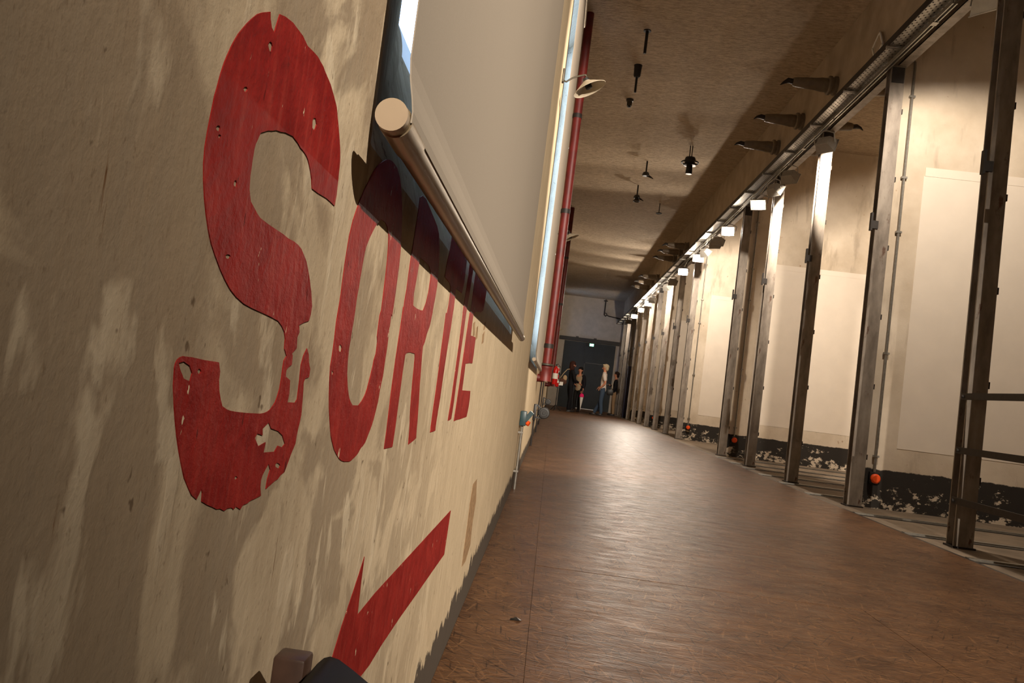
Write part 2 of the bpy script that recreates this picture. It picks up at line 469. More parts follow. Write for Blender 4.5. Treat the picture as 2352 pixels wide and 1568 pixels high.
for x in (.95, 1.75): MB().box(x, x+.12, Y1-.15, Y1-.06, 3.14, 3.18).build('hanger', M['dark_steel'], tr, smooth=False)

# ------------------------------------------------------------------ painted writing on the left wall
def poly(name, outer, holes=(), label=None, thick=.0007, mat='red_paint'):
    rings = [[at(px, py, x=0) for px, py in outer]]+[[at(px, py, x=0) for px, py in h] for h in holes]
    flat = [p for r in rings for p in r]
    tris = tessellate_polygon([[Vector((p.y, p.z, 0)) for p in r] for r in rings])
    vs = [(thick, p.y, p.z) for p in flat]; n = len(vs)
    vs += [(.00005, p.y, p.z) for p in flat]
    fs = [tuple(t) for t in tris]; off = 0
    for r in rings:
        for i in range(len(r)):
            j = (i+1) % len(r); fs.append((off+i, off+j, n+off+j, n+off+i))
        off += len(r)
    me = bpy.data.meshes.new(name); me.from_pydata(vs, [], fs); me.update()
    bb = bmesh.new(); bb.from_mesh(me); bmesh.ops.recalc_face_normals(bb, faces=bb.faces)
    bb.to_mesh(me); bb.free(); me.materials.append(M[mat])
    # front faces must look into the room
    o = bpy.data.objects.new(name, me); COL.objects.link(o); o.parent = WL
    if label: o['label'] = label
    return o
def mp(pts, ox, oy, k): return [(ox+u/k, oy+v/k) for u, v in pts]
A = lambda p: mp(p, 380, 0, 2.5295)
B = lambda p: mp(p, 360, 600, 2.5295)
S_out = A([(605,110),(605,68),(560,72),(530,82),(500,106),(470,135),(445,164),(420,195),(402,224),(385,255),(370,287),(355,320),(339,359),(325,400),(312,444),(300,490),(280,560),(262,650),(242,750),(225,850),(217,950),(217,1050),(222,1150),(232,1250),(245,1340),(262,1420),(285,1490),(310,1555)]) \
  + B([(345,0),(365,50),(390,105),(420,160),(455,205),(500,245),(545,270),(600,295),(650,318),(700,345),(722,375),(737,410),(742,450),(738,510),(750,550),(735,575),(728,620),(722,670),(710,740),(695,790),(684,818),(670,840),(657,860),(640,872),(622,880),(600,884),(520,880),(450,872),(420,866),(400,858),(375,840),(365,800),(357,750),(355,690),(362,640),(355,585),(270,572),(200,556),(150,550),(130,557),(115,570),(104,592),(98,620),(92,720),(97,850),(103,930),(112,1020),(125,1110),(140,1190),(155,1260),(175,1310),(195,1355),(225,1382),(245,1340),(255,1320),(260,1345),(256,1395),(290,1415),(315,1425),(340,1438),(362,1436),(385,1448),(405,1434),(430,1430),(440,1440),(455,1424),(480,1440),(495,1415),(520,1405),(540,1388),(560,1380),(600,1360),(597,1310),(600,1270),(610,1240),(620,1220),(645,1175),(655,1210),(640,1260),(630,1320),(680,1275),(700,1262),(715,1240),(738,1222),(750,1190),(775,1120),(800,1060),(815,980),(826,935),(835,890),(843,800),(850,700),(858,680),(880,672),(887,625),(880,590),(878,540),(870,505),(850,545),(835,600),(825,700),(812,800),(800,820),(755,818),(765,770),(770,690),(745,668),(748,630),(765,610),(780,600),(785,545),(780,535),(808,505),(812,440),(825,410),(822,370),(850,355),(880,345),(890,310),(898,260),(893,180),(885,110),(875,50),(865,0)]) \
  + A([(815,1520),(800,1480),(785,1445),(765,1420),(740,1400),(710,1385),(680,1360),(650,1340),(590,1300),(545,1265),(530,1243),(520,1225),(490,1170),(482,1100),(487,1020),(500,930),(510,870),(518,838),(530,810),(548,770),(590,757),(615,758),(640,755),(665,765),(690,768),(735,790),(765,830),(780,858),(800,880),(815,905),(825,930),(838,990),(845,1040),(848,1095),(880,1120),(930,1150),(955,1172),(978,1195),(990,1130),(1000,1040),(1010,940),(1011,880),(1008,820),(1000,720),(990,620),(975,560),(955,490),(925,420),(912,385),(895,355),(880,328),(860,305),(820,265),(795,210),(765,170),(735,130),(712,112),(690,95),(660,82),(645,130),(628,190),(612,160)])
def blob(f, cx, cy, rx, ry, n=7):
    random.seed(int(cx*7+cy))
    return f([(cx+rx*math.cos(2*PI*i/n)*random.uniform(.75, 1.2), cy+ry*math.sin(2*PI*i/n)*random.uniform(.75, 1.2)) for i in range(n)])
S_holes = [B([(120,590),(150,580),(185,605),(200,650),(188,697),(150,680),(130,630)]),
  B([(610,970),(645,935),(660,970),(700,985),(725,1010),(740,1060),(725,1080),(700,1070),(680,1105),(615,1110),(628,1050),(585,1075),(565,1025),(580,1000),(610,1010)]),
  blob(A, 605, 268, 14, 30), blob(A, 458, 518, 13, 18), blob(A, 860, 722, 12, 40), blob(A, 300, 745, 14, 16), blob(A, 308, 792, 10, 12),
  blob(A, 400, 1065, 12, 20), blob(A, 358, 1490, 15, 15), blob(B, 698, 1185, 14, 18), blob(B, 240, 640, 12, 16), blob(B, 455, 1258, 8, 11)]
poly('painted_letter', S_out, S_holes, 'large flaking red painted letter S on the cream wall')
A = lambda p: mp(p, 720, 360, 4.125)
B = lambda p: mp(p, 720, 720, 4.354)
O_out = A([(690,25),(655,42),(620,70),(595,98),(570,130),(543,178),(520,230),(495,278),(470,330),(445,388),(420,450),(370,600),(335,750),(310,900),(290,1030),(270,1180),(255,1300),(240,1400),(215,1540)]) \
  + B([(222,95),(205,250),(185,400),(165,520),(157,650),(152,800),(152,950),(160,1100),(170,1230),(180,1280),(190,1320),(200,1358),(215,1390),(232,1422),(250,1450),(272,1468),(300,1478),(350,1478),(372,1466),(395,1445),(420,1420),(440,1395),(470,1340),(490,1320),(510,1290),(525,1255),(540,1215),(580,1110),(596,1055),(610,1000),(640,880),(660,760),(690,620),(710,480),(730,350),(755,150),(776,0)]) \
  + A([(740,1510),(765,1350),(785,1200),(805,1050),(820,900),(830,750),(835,550),(834,450),(830,350),(824,275),(815,200),(790,110),(767,72),(740,40),(718,28)])
O_in = A([(635,595),(617,612),(600,630),(585,654),(570,680),(550,720),(530,760),(512,804),(495,850),(480,905),(470,960),(445,1100),(425,1230),(405,1340),(385,1490)]) \
  + B([(395,80),(370,220),(350,350),(338,460),(330,600),(335,720),(345,810),(353,850),(365,880),(385,915),(445,918),(462,895),(480,870),(498,838),(515,800),(532,750),(545,700),(570,600),(590,520),(600,460),(620,400),(635,290),(632,230),(645,120),(658,20)]) \
  + A([(640,1450),(660,1280),(680,1120),(695,980),(705,850),(707,780),(705,720),(700,680),(690,650),(675,622),(655,605)])
poly('painted_letter', O_out, [O_in, blob(B, 262, 345, 17, 45), blob(B, 182, 592, 9, 26)], 'tall narrow red painted letter O, half in the shade of the blind')
A = lambda p: mp(p, 880, 460, 5.6)
B = lambda p: mp(p, 870, 700, 4.48)
R_out = B([(50,1480),(75,1300),(100,1090),(120,920),(150,700),(175,520),(205,320),(235,120),(248,20)]) \
  + A([(250,1480),(270,1300),(300,1130),(330,900),(355,720),(375,600),(400,450),(430,250),(455,80),(470,-40),(500,-60),(545,-20),(600,110),(650,230),(690,330),(712,430),(720,600),(715,760),(705,930),(690,1100),(660,1280),(632,1430)]) \
  + B([(550,80),(520,220),(490,300),(470,380),(450,430),(440,530),(430,680),(418,820),(408,1000),(395,1180),(385,1290),(380,1370),(350,1398),(300,1435),(315,1250),(320,1100),(333,920),(345,780),(358,650),(368,540),(365,500),(320,487),(285,492),(268,515),(255,600),(240,700),(220,850),(200,1000),(180,1150),(160,1300),(135,1460)])
R_in = A([(470,735),(540,790),(568,818),(590,850),(608,920),(606,980),(600,1040),(580,1180),(550,1310),(530,1362),(510,1415),(470,1410),(420,1385),(380,1350),(390,1200),(410,1090),(430,980),(450,860)])
poly('painted_letter', R_out, [R_in], 'red painted letter R between O and T')
T_out = B([(525,1310),(550,1304),(578,1292),(585,1230),(605,1100),(630,950),(650,800),(680,600),(705,430),(735,250),(762,70)]) \
  + A([(905,1390),(925,1200),(930,1130),(1010,1195),(1040,1050),(1065,850),(1078,700),(1000,560),(890,380),(870,570),(845,700),(820,790),(790,985),(850,1060),(866,1110),(858,1210),(842,1330),(820,1450)]) \
  + B([(690,80),(675,200),(655,350),(635,500),(610,700),(585,880),(560,1050),(540,1200)])
poly('painted_letter', T_out, [], 'red painted letter T, bar in the shade of the blind')
I_out = B([(708,1190),(728,1184),(742,1172),(770,1000),(795,800),(830,560),(865,320),(900,60)]) \
  + A([(1060,1480),(1090,1300),(1130,1060),(1160,860),(1115,780),(1100,920),(1075,1100),(1045,1280),(1022,1450)]) \
  + B([(865,80),(850,200),(820,430),(785,680),(750,930)])
poly('painted_letter', I_out, [], 'thin red painted letter I')
E_out = B([(770,1195),(800,1182),(830,1175),(865,1162),(900,1150),(920,1060),(935,960),(940,885),(900,882),(855,878),(868,780),(890,605),(930,598),(960,600),(975,500),(995,335),(970,322),(945,315),(960,180),(972,90)]) \
  + A([(1195,1430),(1250,1440),(1285,1415),(1305,1300),(1330,1150),(1260,1010),(1190,900),(1180,1000),(1165,1100),(1130,1370),(1108,1500)]) \
  + B([(935,80),(905,270),(880,450),(850,650),(830,800),(800,1000)])
poly('painted_letter', E_out, [], 'red painted letter E, last of the word')
M['loss'] = simple('bare_brown_render', s(156, 128, 96), .9, 0, .35, 60, .1)
poly('plaster_loss', [(1086,1112),(1095,1100),(1093,1150),(1085,1200),(1080,1250),(1069,1288),(1060,1302),(1065,1262),(1072,1212),(1079,1155)], [], 'narrow brown patch of lost plaster', .0005, 'loss')
for q in ([(1087,742),(1091,738),(1090,770),(1086,772)], [(1094,752),(1098,748),(1096,776),(1091,782)], [(1112,742),(1116,738),(1113,756),(1110,758)], [(1108,768),(1113,760),(1110,786),(1106,790)]):
    poly('plaster_loss', q, [], 'small dark flake of lost plaster', .0005, 'loss')
# arrow: drawn straight on the wall plane in metres (y, z)
def flat_on_wall(name, yz, label):
    me = bpy.data.meshes.new(name); n = len(yz)
    tris = tessellate_polygon([[Vector((y, z, 0)) for y, z in yz]])
    vs = [(.0007, y, z) for y, z in yz]+[(.00005, y, z) for y, z in yz]
    fs = [tuple(t) for t in tris]+[(i, (i+1) % n, n+(i+1) % n, n+i) for i in range(n)]
    me.from_pydata(vs, [], fs); bb = bmesh.new(); bb.from_mesh(me); bmesh.ops.recalc_face_normals(bb, faces=bb.faces); bb.to_mesh(me); bb.free()
    me.materials.append(M['red_paint']); o = bpy.data.objects.new(name, me); COL.objects.link(o); o.parent = WL; o['label'] = label
flat_on_wall('painted_arrow', [(1.73,.379),(1.513,.382),(1.36,.384),(1.211,.386),(.987,.389),(.898,.387),(.894,.426),(.894,.452),(.876,.435),(.853,.416),(.827,.395),(.803,.371),(.765,.338),(.803,.304),(.853,.26),(.894,.224),(.896,.295),(.959,.297),(1.01,.294),(1.084,.297),(1.212,.297),(1.365,.294),(1.526,.292),(1.712,.289)],
             'red painted arrow pointing left under the word')

# ------------------------------------------------------------------ window blinds
def blind(y0, y1, label, zb=.853):
    e = empty('roller_blind', (0, y0, 0), label, 'blind', 'roller blinds over the windows')
    L = y1-y0; xr = .0365; r = .0125
    b = MB().cyl((xr, .002, zb), (xr, L-.002, zb), r, n=28); b.build('bottom_bar', M['alu'], e)
    sl = MB().cyl((xr, .012, zb), (xr, .075, zb), r+.0012, n=28).build('end_sleeve', M['alu'], e)
    MB().cyl((xr, -.003, zb), (xr, .004, zb), r+.0003, n=28).build('end_cap', M['cap'], e)
    MB().cyl((xr, L-.004, zb), (xr, L+.003, zb), r+.0003, n=28).build('end_cap', M['dark_steel'], e)
    # cloth: falls from the head rail and runs over the front of the bar
    f = bmesh.new(); prof = []
    prof += [(xr+.0065+.0004*math.sin(k*1.3), 4.55-(4.55-zb-.05)*k/10) for k in range(11)]
    prof += [(xr+.0085, zb+.034), (xr+r-.0005, zb+.018), (xr+r+.0012, zb+.008), (xr+r+.0011, zb-.001)]
    ny = 24; front, back = [], []
    for x, z in prof:
        for lst, dx in ((front, 0), (back, -.0011)):
            lst.append([f.verts.new((x+dx+.0008*math.sin(j*.9)*min(1, (z-zb)*2), .010+(L-.16)*j/ny, z)) for j in range(ny+1)])
    n_ = len(prof)
    for k in range(n_-1):
        for j in range(ny):
            f.faces.new((front[k][j], front[k+1][j], front[k+1][j+1], front[k][j+1]))
            f.faces.new((back[k][j], back[k][j+1], back[k+1][j+1], back[k+1][j]))
        for j in (0, ny): f.faces.new((front[k][j], front[k+1][j], back[k+1][j], back[k][j]))
    for k in (0, n_-1):
        for j in range(ny): f.faces.new((front[k][j], front[k][j+1], back[k][j+1], back[k][j]))
    mb = MB(); mb.b.free(); mb.b = f; mb.build('cloth', M['fabric'], e, smooth=False)
    MB().cyl((xr, 0, 4.56), (xr, L-.14, 4.56), .03, n=18).build('head_rail', M['alu'], e)
    for y in (.05, L-.2): MB().box(.0, xr, y, y+.03, 4.53, 4.60).build('bracket', M['galv'], e, smooth=False)
    return e
blind(.60, 3.235, 'cream roller blind with a pale metal bottom bar, above the red letters')
blind(5.45, 8.55, 'far roller blind with a blue daylight slit, just before the red drainpipe')

# ------------------------------------------------------------------ left wall fittings
def drainpipe(x, y, r, label, zt=ZC):
    e = empty('drainpipe', (x, y, .75), label, 'pipe', 'red drainpipes on the left wall')
    MB().cyl((0, 0, .12), (0, 0, zt-.75), r, n=20).build('pipe', M['red_pipe'], e)
    MB().lathe([(0, 0), (r*1.5, 0), (r*1.5, .012), (r*1.42, .02), (r*1.42, .13), (r*1.5, .14), (r*1.5, .165), (r, .175)], 22).build('socket', M['red_pipe'], e)
    MB().lathe([(r, .176), (r*1.62, .178), (r*1.62, .195), (r, .20)], 22).build('flange', M['olive'], e)
    MB().tube([(0, 0, .05), (-x*.4, 0, .03), (-x, 0, .03)], r*.9, 12).build('outlet_bend', M['red_pipe'], e)
    for z in (.37, 1.9, 3.0): 
        if z < zt-.8: MB().lathe([(r, z), (r*1.08, z), (r*1.08, z+.05), (r, z+.05)], 20).box(-x, -r*.8, -.01, .01, z+.01, z+.04).build('clamp', M['dark_steel'], e)
    return e
drainpipe(.088, 9.0, .050, 'red painted cast iron drainpipe with a wide socket, nearest of two on the left wall')
drainpipe(.138, 18.8, .052, 'red drainpipe farther along the left wall, behind the nearer one')
c = empty('conduit_pipe', (.03, 8.72, 2.1), 'thin grey conduit running up beside the near red drainpipe', 'conduit')
MB().cyl((0, 0, 0), (0, 0, 2.88), .008).build('tube', M['galv'], c)
for z in (.02, 1.2, 2.3): MB().box(-.03, .012, -.014, .014, z, z+.02).build('clip', M['galv'], c)

def wall_lamp(x, y, z, label):
    e = empty('wall_lamp', (0, y, z), label, 'lamp', 'gooseneck wall lamps')
    MB().box(0, .012, -.02, .02, -.045, .045, .004).build('wall_plate', M['olive'], e)
    pts = [(.01, 0, -.03)]+[(.01+.03*k/3, 0, -.03-.004*k) for k in range(1, 3)]
    pts += [(.04+.11*(1-math.cos(t))/2*1.0, 0, -.038+.06*math.sin(t*.5)) for t in [k*PI/6 for k in range(1, 7)]]
    pts += [(.158, 0, .005), (.163, 0, -.02)]
    MB().tube(pts, .006).build('arm', M['olive'], e)
    m = Matrix.Translation((.165, 0, -.03)) @ Matrix.Rotation(-.50, 4, 'Y')
    MB().lathe([(.022, .012), (.03, .005), (.06, -.012), (.112, -.045), (.110, -.047), (.058, -.016), (.028, .0)], 28, m).build('shade', M['enamel'], e)
    MB().lathe([(0, .03), (.02, .03), (.024, .0), (.022, -.04), (0, -.045)], 14, m).build('lamp_holder', M['black'], e)
    return e
wall_lamp(0, 5.149, 2.70, 'white enamel gooseneck wall lamp nearest the camera, beside the blue slit')
wall_lamp(0, 10.3, 2.70, 'gooseneck wall lamp behind the near red drainpipe')
wall_lamp(0, 25.8, 2.66, 'small far gooseneck wall lamp near the far door')

# socket on a conduit
e = empty('wall_socket', (0, 5.22, 0), 'dark teal socket box with an orange flap low on the left wall', 'socket')
MB().cyl((.02, 0, .0), (.02, 0, .41), .0085).build('conduit', M['galv'], e)
for z in (.11, .36): MB().box(0, .031, -.012, .012, z, z+.012).build('clip', M['galv'], e, smooth=False)
MB().box(.001, .042, -.032, .032, .41, .505, .006).build('socket_box', M['teal'], e)
m = Matrix.Translation((.055, 0, .475)) @ Matrix.Rotation(.6, 4, 'Y')
MB().obox(m, .03, .06, .07).build('hood', M['teal'], e, smooth=False)
MB().cyl((.042, -.005, .435), (.064, -.012, .425), .016).build('flap', M['orange'], e)

def winch(y, z, label):
    e = empty('wall_winch', (0, y, z), label, 'winch', 'black wheels on the left wall')
    MB().box(.002, .032, -.05, .05, -.10, .085, .004).build('back_plate', M['black'], e)
    MB().cyl((.018, 0, -z), (.018, 0, -.10), .010).build('conduit', M['dark_steel'], e)
    MB().obox(Matrix.Translation((.066, .0, .052)) @ Matrix.Rotation(.62, 4, 'Y'), .10, .022, .020).build('upper_arm', M['black'], e, smooth=False)
    MB().box(.03, .11, -.011, .011, -.075, -.055).build('lower_arm', M['black'], e, smooth=False)
    MB().tube([(.035, .0, .015), (.06, 0, .018), (.062, 0, -.03), (.05, 0, -.055)], .0035, 6).build('lever', M['black'], e)
    m = Matrix.Translation((.123, 0, -.005)) @ Matrix.Rotation(PI/2, 4, 'X')
    MB().lathe([(0, -.03), (.06, -.03), (.067, -.024), (.067, -.012), (.058, -.008), (.058, .008), (.067, .012), (.067, .024), (.06, .03), (.042, .031), (.040, .024), (.018, .024), (.016, .034), (0, .034)], 30, m).build('wheel', M['black_gloss'], e)
    MB().torus((.123, -.0255, -.005), .062, .0022, 'Y', 30, 6).build('rim', M['galv'], e)
    return e
winch(9.3, .395, 'black wheel on a bracket low on the left wall, the nearer and larger one')
winch(18.2, .395, 'small black wheel low on the left wall, farther one near the people')

for y, lab in ((12.2, 'thin dark conduit on the left wall, the nearer one behind the black wheel'), (15.0, 'thin dark conduit on the left wall, the farther one behind the black wheel')):
    e = empty('wall_conduit', (.012, y, 0), lab, 'conduit', 'dark conduits on the left wall')
    MB().cyl((0, 0, 0), (0, 0, 2.2), .011).build('tube', M['dark_steel'], e)
    MB().box(-.012, .012, -.02, .02, 1.0, 1.02).build('clip', M['dark_steel'], e)

# fire extinguishers
def extinguisher(loc, label, k=1.0, wall=True):
    e = empty('fire_extinguisher', loc, label, 'fire extinguisher')
    r = .078*k
    MB().lathe([(0, 0), (r*.9, 0), (r, .015), (r, .40*k), (r*.9, .46*k), (r*.45, .50*k), (r*.3, .53*k), (0, .53*k)], 20).build('body', M['ext_red'], e)
    MB().box(-.02, .02, -.03, .02, .53*k, .57*k).box(-.012, .012, -.11*k, .03, .565*k, .58*k).build('valve', M['black'], e)
    MB().tube([(0, -.03, .55*k), (.05*k, -.08, .60*k), (.11*k, -.06, .52*k), (.12*k, -.03, .3*k), (.10*k, 0, .12*k)], .011*k).build('hose', M['black'], e)
    MB().lathe([(r+.0012, .16*k), (r+.0012, .32*k)], 20).build('label_band', M['white'], e)
    if wall: MB().box(-loc[0], -r*.9, -.02, .02, .28, .34).build('wall_hook', M['dark_steel'], e)
    return e
extinguisher((.215, 18.5, .80), 'bright red fire extinguisher hanging beside the far red drainpipe', .8)
st = empty('extinguisher_stand', (.36, 27.0, 0), 'black tripod stand with a white notice holding the farther fire extinguisher', 'stand')
MB().cyl((0, .11, .03), (0, .11, 1.42), .016).build('pole', M['black'], st)
for a in (0.3, 2.4, 4.5): MB().tube([(0, .11, .20), (.20*math.cos(a), .11+.20*math.sin(a), .012)], .012).build('foot', M['black'], st)
MB().box(-.10, .02, .08, .1, 1.27, 1.44).build('sign_board', M['white'], st, smooth=False)
MB().box(-.07, -.01, .077, .08, 1.32, 1.42).build('sign_mark', M['ext_red'], st, smooth=False)
MB().box(-.06, .06, .06, .10, .77, .80).build('shelf', M['black'], st, smooth=False)
MB().box(.02, .16, .075, .085, .86, .98).build('notice', M['white'], st, smooth=False)
extinguisher((.31, 26.97, .80), 'red fire extinguisher on the black tripod stand by the far door', .8, False)

# ------------------------------------------------------------------ far wall fittings
e = empty('exit_sign', (1.62, Y1-.001, 2.80), 'small lit green exit sign over the dark door', 'sign')
MB().box(-.19, .19, -.05, .0, 0, .15, .008).build('sign_case', M['black'], e)
MB().box(-.02, .16, -.054, -.05, .02, .13).build('lit_panel', M['exit_glow'], e, smooth=False)
MB().sphere((.11, -.055, .095), .025, .004, .03).build('figure_mark', M['exit_white'], e)
MB().box(-.005, .055, -.057, -.054, .03, .07).build('arrow_mark', M['exit_white'], e, smooth=False)
e = empty('heating_pipe', (2.08, Y1-.11, 4.9), 'dark bent pipe on the far wall above the door', 'pipe')
MB().tube([(0, 0, .07), (0, 0, -.55), (0, 0, -.62), (.06, 0, -.68), (.12, 0, -.62), (.2, 0, -.66), (.70, 0, -.72), (.83, 0, -.72)], .024, 10).build('pipe', M['dark_steel'], e)
MB().cyl((0, 0, -.015), (0, 0, .015), .09).build('flange', M['dark_steel'], e)
MB().torus((.05, -.01, -.6), .06, .016, 'Y').build('loop', M['dark_steel'], e)
for x in (.0, .6): MB().box(x-.015, x+.015, 0, .109, -.5 if x == 0 else -.73, -.47 if x == 0 else -.70).build('bracket', M['dark_steel'], e)

# ------------------------------------------------------------------ post row
def post_parts(root, tall=3.94, wide=.125, lugs=True, kind=0):
    p = MB(); d = .10
    p.box(0, wide, 0, .010, 0, tall).box(0, wide, d-.010, d, 0, tall).box(wide*.30, wide*.30+.010, .010, d-.010, 0, tall)
    p.build('column', M['steel'], root, smooth=False)
    MB().box(-.012, wide+.012, -.012, d+.012, 0, .012).build('base_plate', M['dark_steel'], root, smooth=False)
    if lugs:
        for k in range(6):
            MB().box(wide-.004, wide+.012, .004, .05, .42+.62*k, .42+.62*k+.045).build('lug', M['dark_steel'], root, smooth=False)
    MB().box(-.045, .02, -.012, .012, 2.46, 2.53).box(-.048, -.032, -.02, .02, 2.44, 2.60).build('clip', M['dark_steel'], root, smooth=False)
    MB().box(.01, wide-.01, -.010, .0, tall-.16, tall-.02).build('head_plate', M['dark_steel'], root, smooth=False)
POSTS = [(3.52, ''), (5.37, ''), (7.24, ''), (9.07, ''), (10.95, ''), (12.74, ''), (17.05, ''), (18.95, ''), (20.95, ''), (22.85, ''), (24.7, ''), (26.55, ''), (28.45, ''), (30.3, ''), (32.2, ''), (34.1, '')]
names = ['grey steel post just outside the right edge holding the iron bars',
 'wide dark steel post with three flat iron bars, nearest at the right edge',
 'steel post with a black gap beside it at the edge of the nearest cream partition',
 'steel post brightly lit at its top by a floodlight, first after the nearest partition',
 'steel post second after the nearest partition, thin bright edge under a lamp',
 'dark steel post at the edge of the second cream partition',
 'steel post at the edge of the third cream partition',
 'steel post first behind the third partition',
 'steel post second behind the third partition',
 'steel post at the edge of the fourth partition, orange socket beside it',
 'steel post first behind the fourth partition', 'steel post second behind the fourth partition',
 'steel post third behind the fourth partition', 'thin far steel post next to the navy panel',
 'far steel post one before the last of the row', 'farthest steel post of the row, beside the woman in the black cardigan']
proto = None
roots = []
for i, (y, _) in enumerate(POSTS):
    if proto is None:
        e = empty('steel_post', (XP, y, -.018), names[i], 'post', 'steel posts along the right side'); post_parts(e, 3.958); proto = e
    else:
        e = copy_tree(proto); e.location = (XP, y, -.018); e['label'] = names[i]
    roots.append(e)
# flat iron rail bars between the first posts
for z, lab in ((.974, 'top flat iron bar bolted to the nearest post'), (.624, 'middle flat iron bar bolted to the nearest post'), (.30, 'lowest flat iron bar bolted to the nearest post')):
    e = empty('iron_bar', (XP-.008, 3.5, z-.02), lab, 'bar', 'flat iron bars at the nearest post')
    MB().box(-.008, .006, -.05, 1.92, -.02, .022).build('bar', M['dark_steel'], e, smooth=False)
    for yy in (.05, 1.89): MB().cyl((-.02, yy, 0), (-.004, yy, 0), .010, n=6).build('bolt', M['dark_steel'], e)

# ---- beam and cable tray above the posts
e = empty('steel_beam', (0, 0, 3.94), 'long dark steel channel beam resting on the post row', 'beam')
MB().box(2.905, 2.915, Y0, Y1, 0, .26).box(2.905, 3.0, Y0, Y1, 0, .012).box(2.905, 3.0, Y0, Y1, .165, .178).build('channel', M['steel'], e, smooth=False)
bolt_me = MB().cyl((2.892, 0, 0), (2.906, 0, 0), .012, n=6).mesh('bolt', M['dark_steel'])
for k in range(26): inst('bolt', bolt_me, e, (0, 4.6+k*.93, .06))
t = empty('cable_tray', (0, 0, 3.95), 'long perforated metal cable tray hung along the beam', 'tray')
def perforated(y0, y1):
    px = [0.0]
    for k in range(6): px += [.006+k*.026+.006, .006+k*.026+.018]
    px = [2.682+v for v in px]+[2.682+.165]
    ps = []; y = y0
    while y < y1: ps += [y, y+.012]; y += .030
    ps.append(y1)
    vs = [(x, yy, 0) for yy in ps for x in px]; nx = len(px); fs = []
    for j in range(len(ps)-1):
        for i in range(nx-1):
            if i % 2 == 1 and j % 2 == 1 and ((i//2+j//2) % 2 == 0): continue
            fs.append((j*nx+i, j*nx+i+1, (j+1)*nx+i+1, (j+1)*nx+i))
    me = bpy.data.meshes.new('perforated_plate'); me.from_pydata(vs, [], fs); me.materials.append(M['galv'])
    o = bpy.data.objects.new('perforated_plate', me); COL.objects.link(o); o.parent = t; return o
perforated(4.6, 14.0)
MB().box(2.682, 2.847, 14.0, Y1, 0, .002).box(2.682, 2.847, Y0, 4.6, 0, .002).build('plain_plate', M['galv'], t, smooth=False)
MB().box(2.676, 2.682, Y0, Y1, -.012, .05).build('side_rail', M['dark_steel'], t, smooth=False)
MB().box(2.847, 2.853, Y0, Y1, -.012, .05).build('side_rail', M['dark_steel'], t, smooth=False)
strut_me = MB().box(2.665, 2.853, -.018, -.008, -.022, -.012).box(2.665, 2.853, .008, .018, -.022, -.012).box(2.665, 2.853, -.018, .018, -.013, -.004).mesh('support_strut', M['galv'], False)
for k in range(31): inst('support_strut', strut_me, t, (0, 4.85+k*1.02, 0))
cb = MB()
for x in (2.71, 2.75, 2.78): cb.tube([(x+.008*math.sin(k*1.7+x*9), Y0+.5+k*1.5, .016) for k in range(29)], .010, 6)
cb.build('cables', M['black'], t)
tk = empty('lighting_track', (0, 0, 3.922), 'thin silver lighting track under the cable tray', 'track')
MB().box(2.792, 2.802, 6.0, Y1-1, -.030, .004).box(2.822, 2.832, 6.0, Y1-1, -.030, .004).box(2.792, 2.832, 6.0, Y1-1, -.006, .004).build('track_profile', M['galv'], tk, smooth=False)
for k in range(9): MB().box(2.788, 2.836, 6.3+k*3.3, 6.36+k*3.3, -.034, .005).build('track_joint', M['galv'], tk, smooth=False)

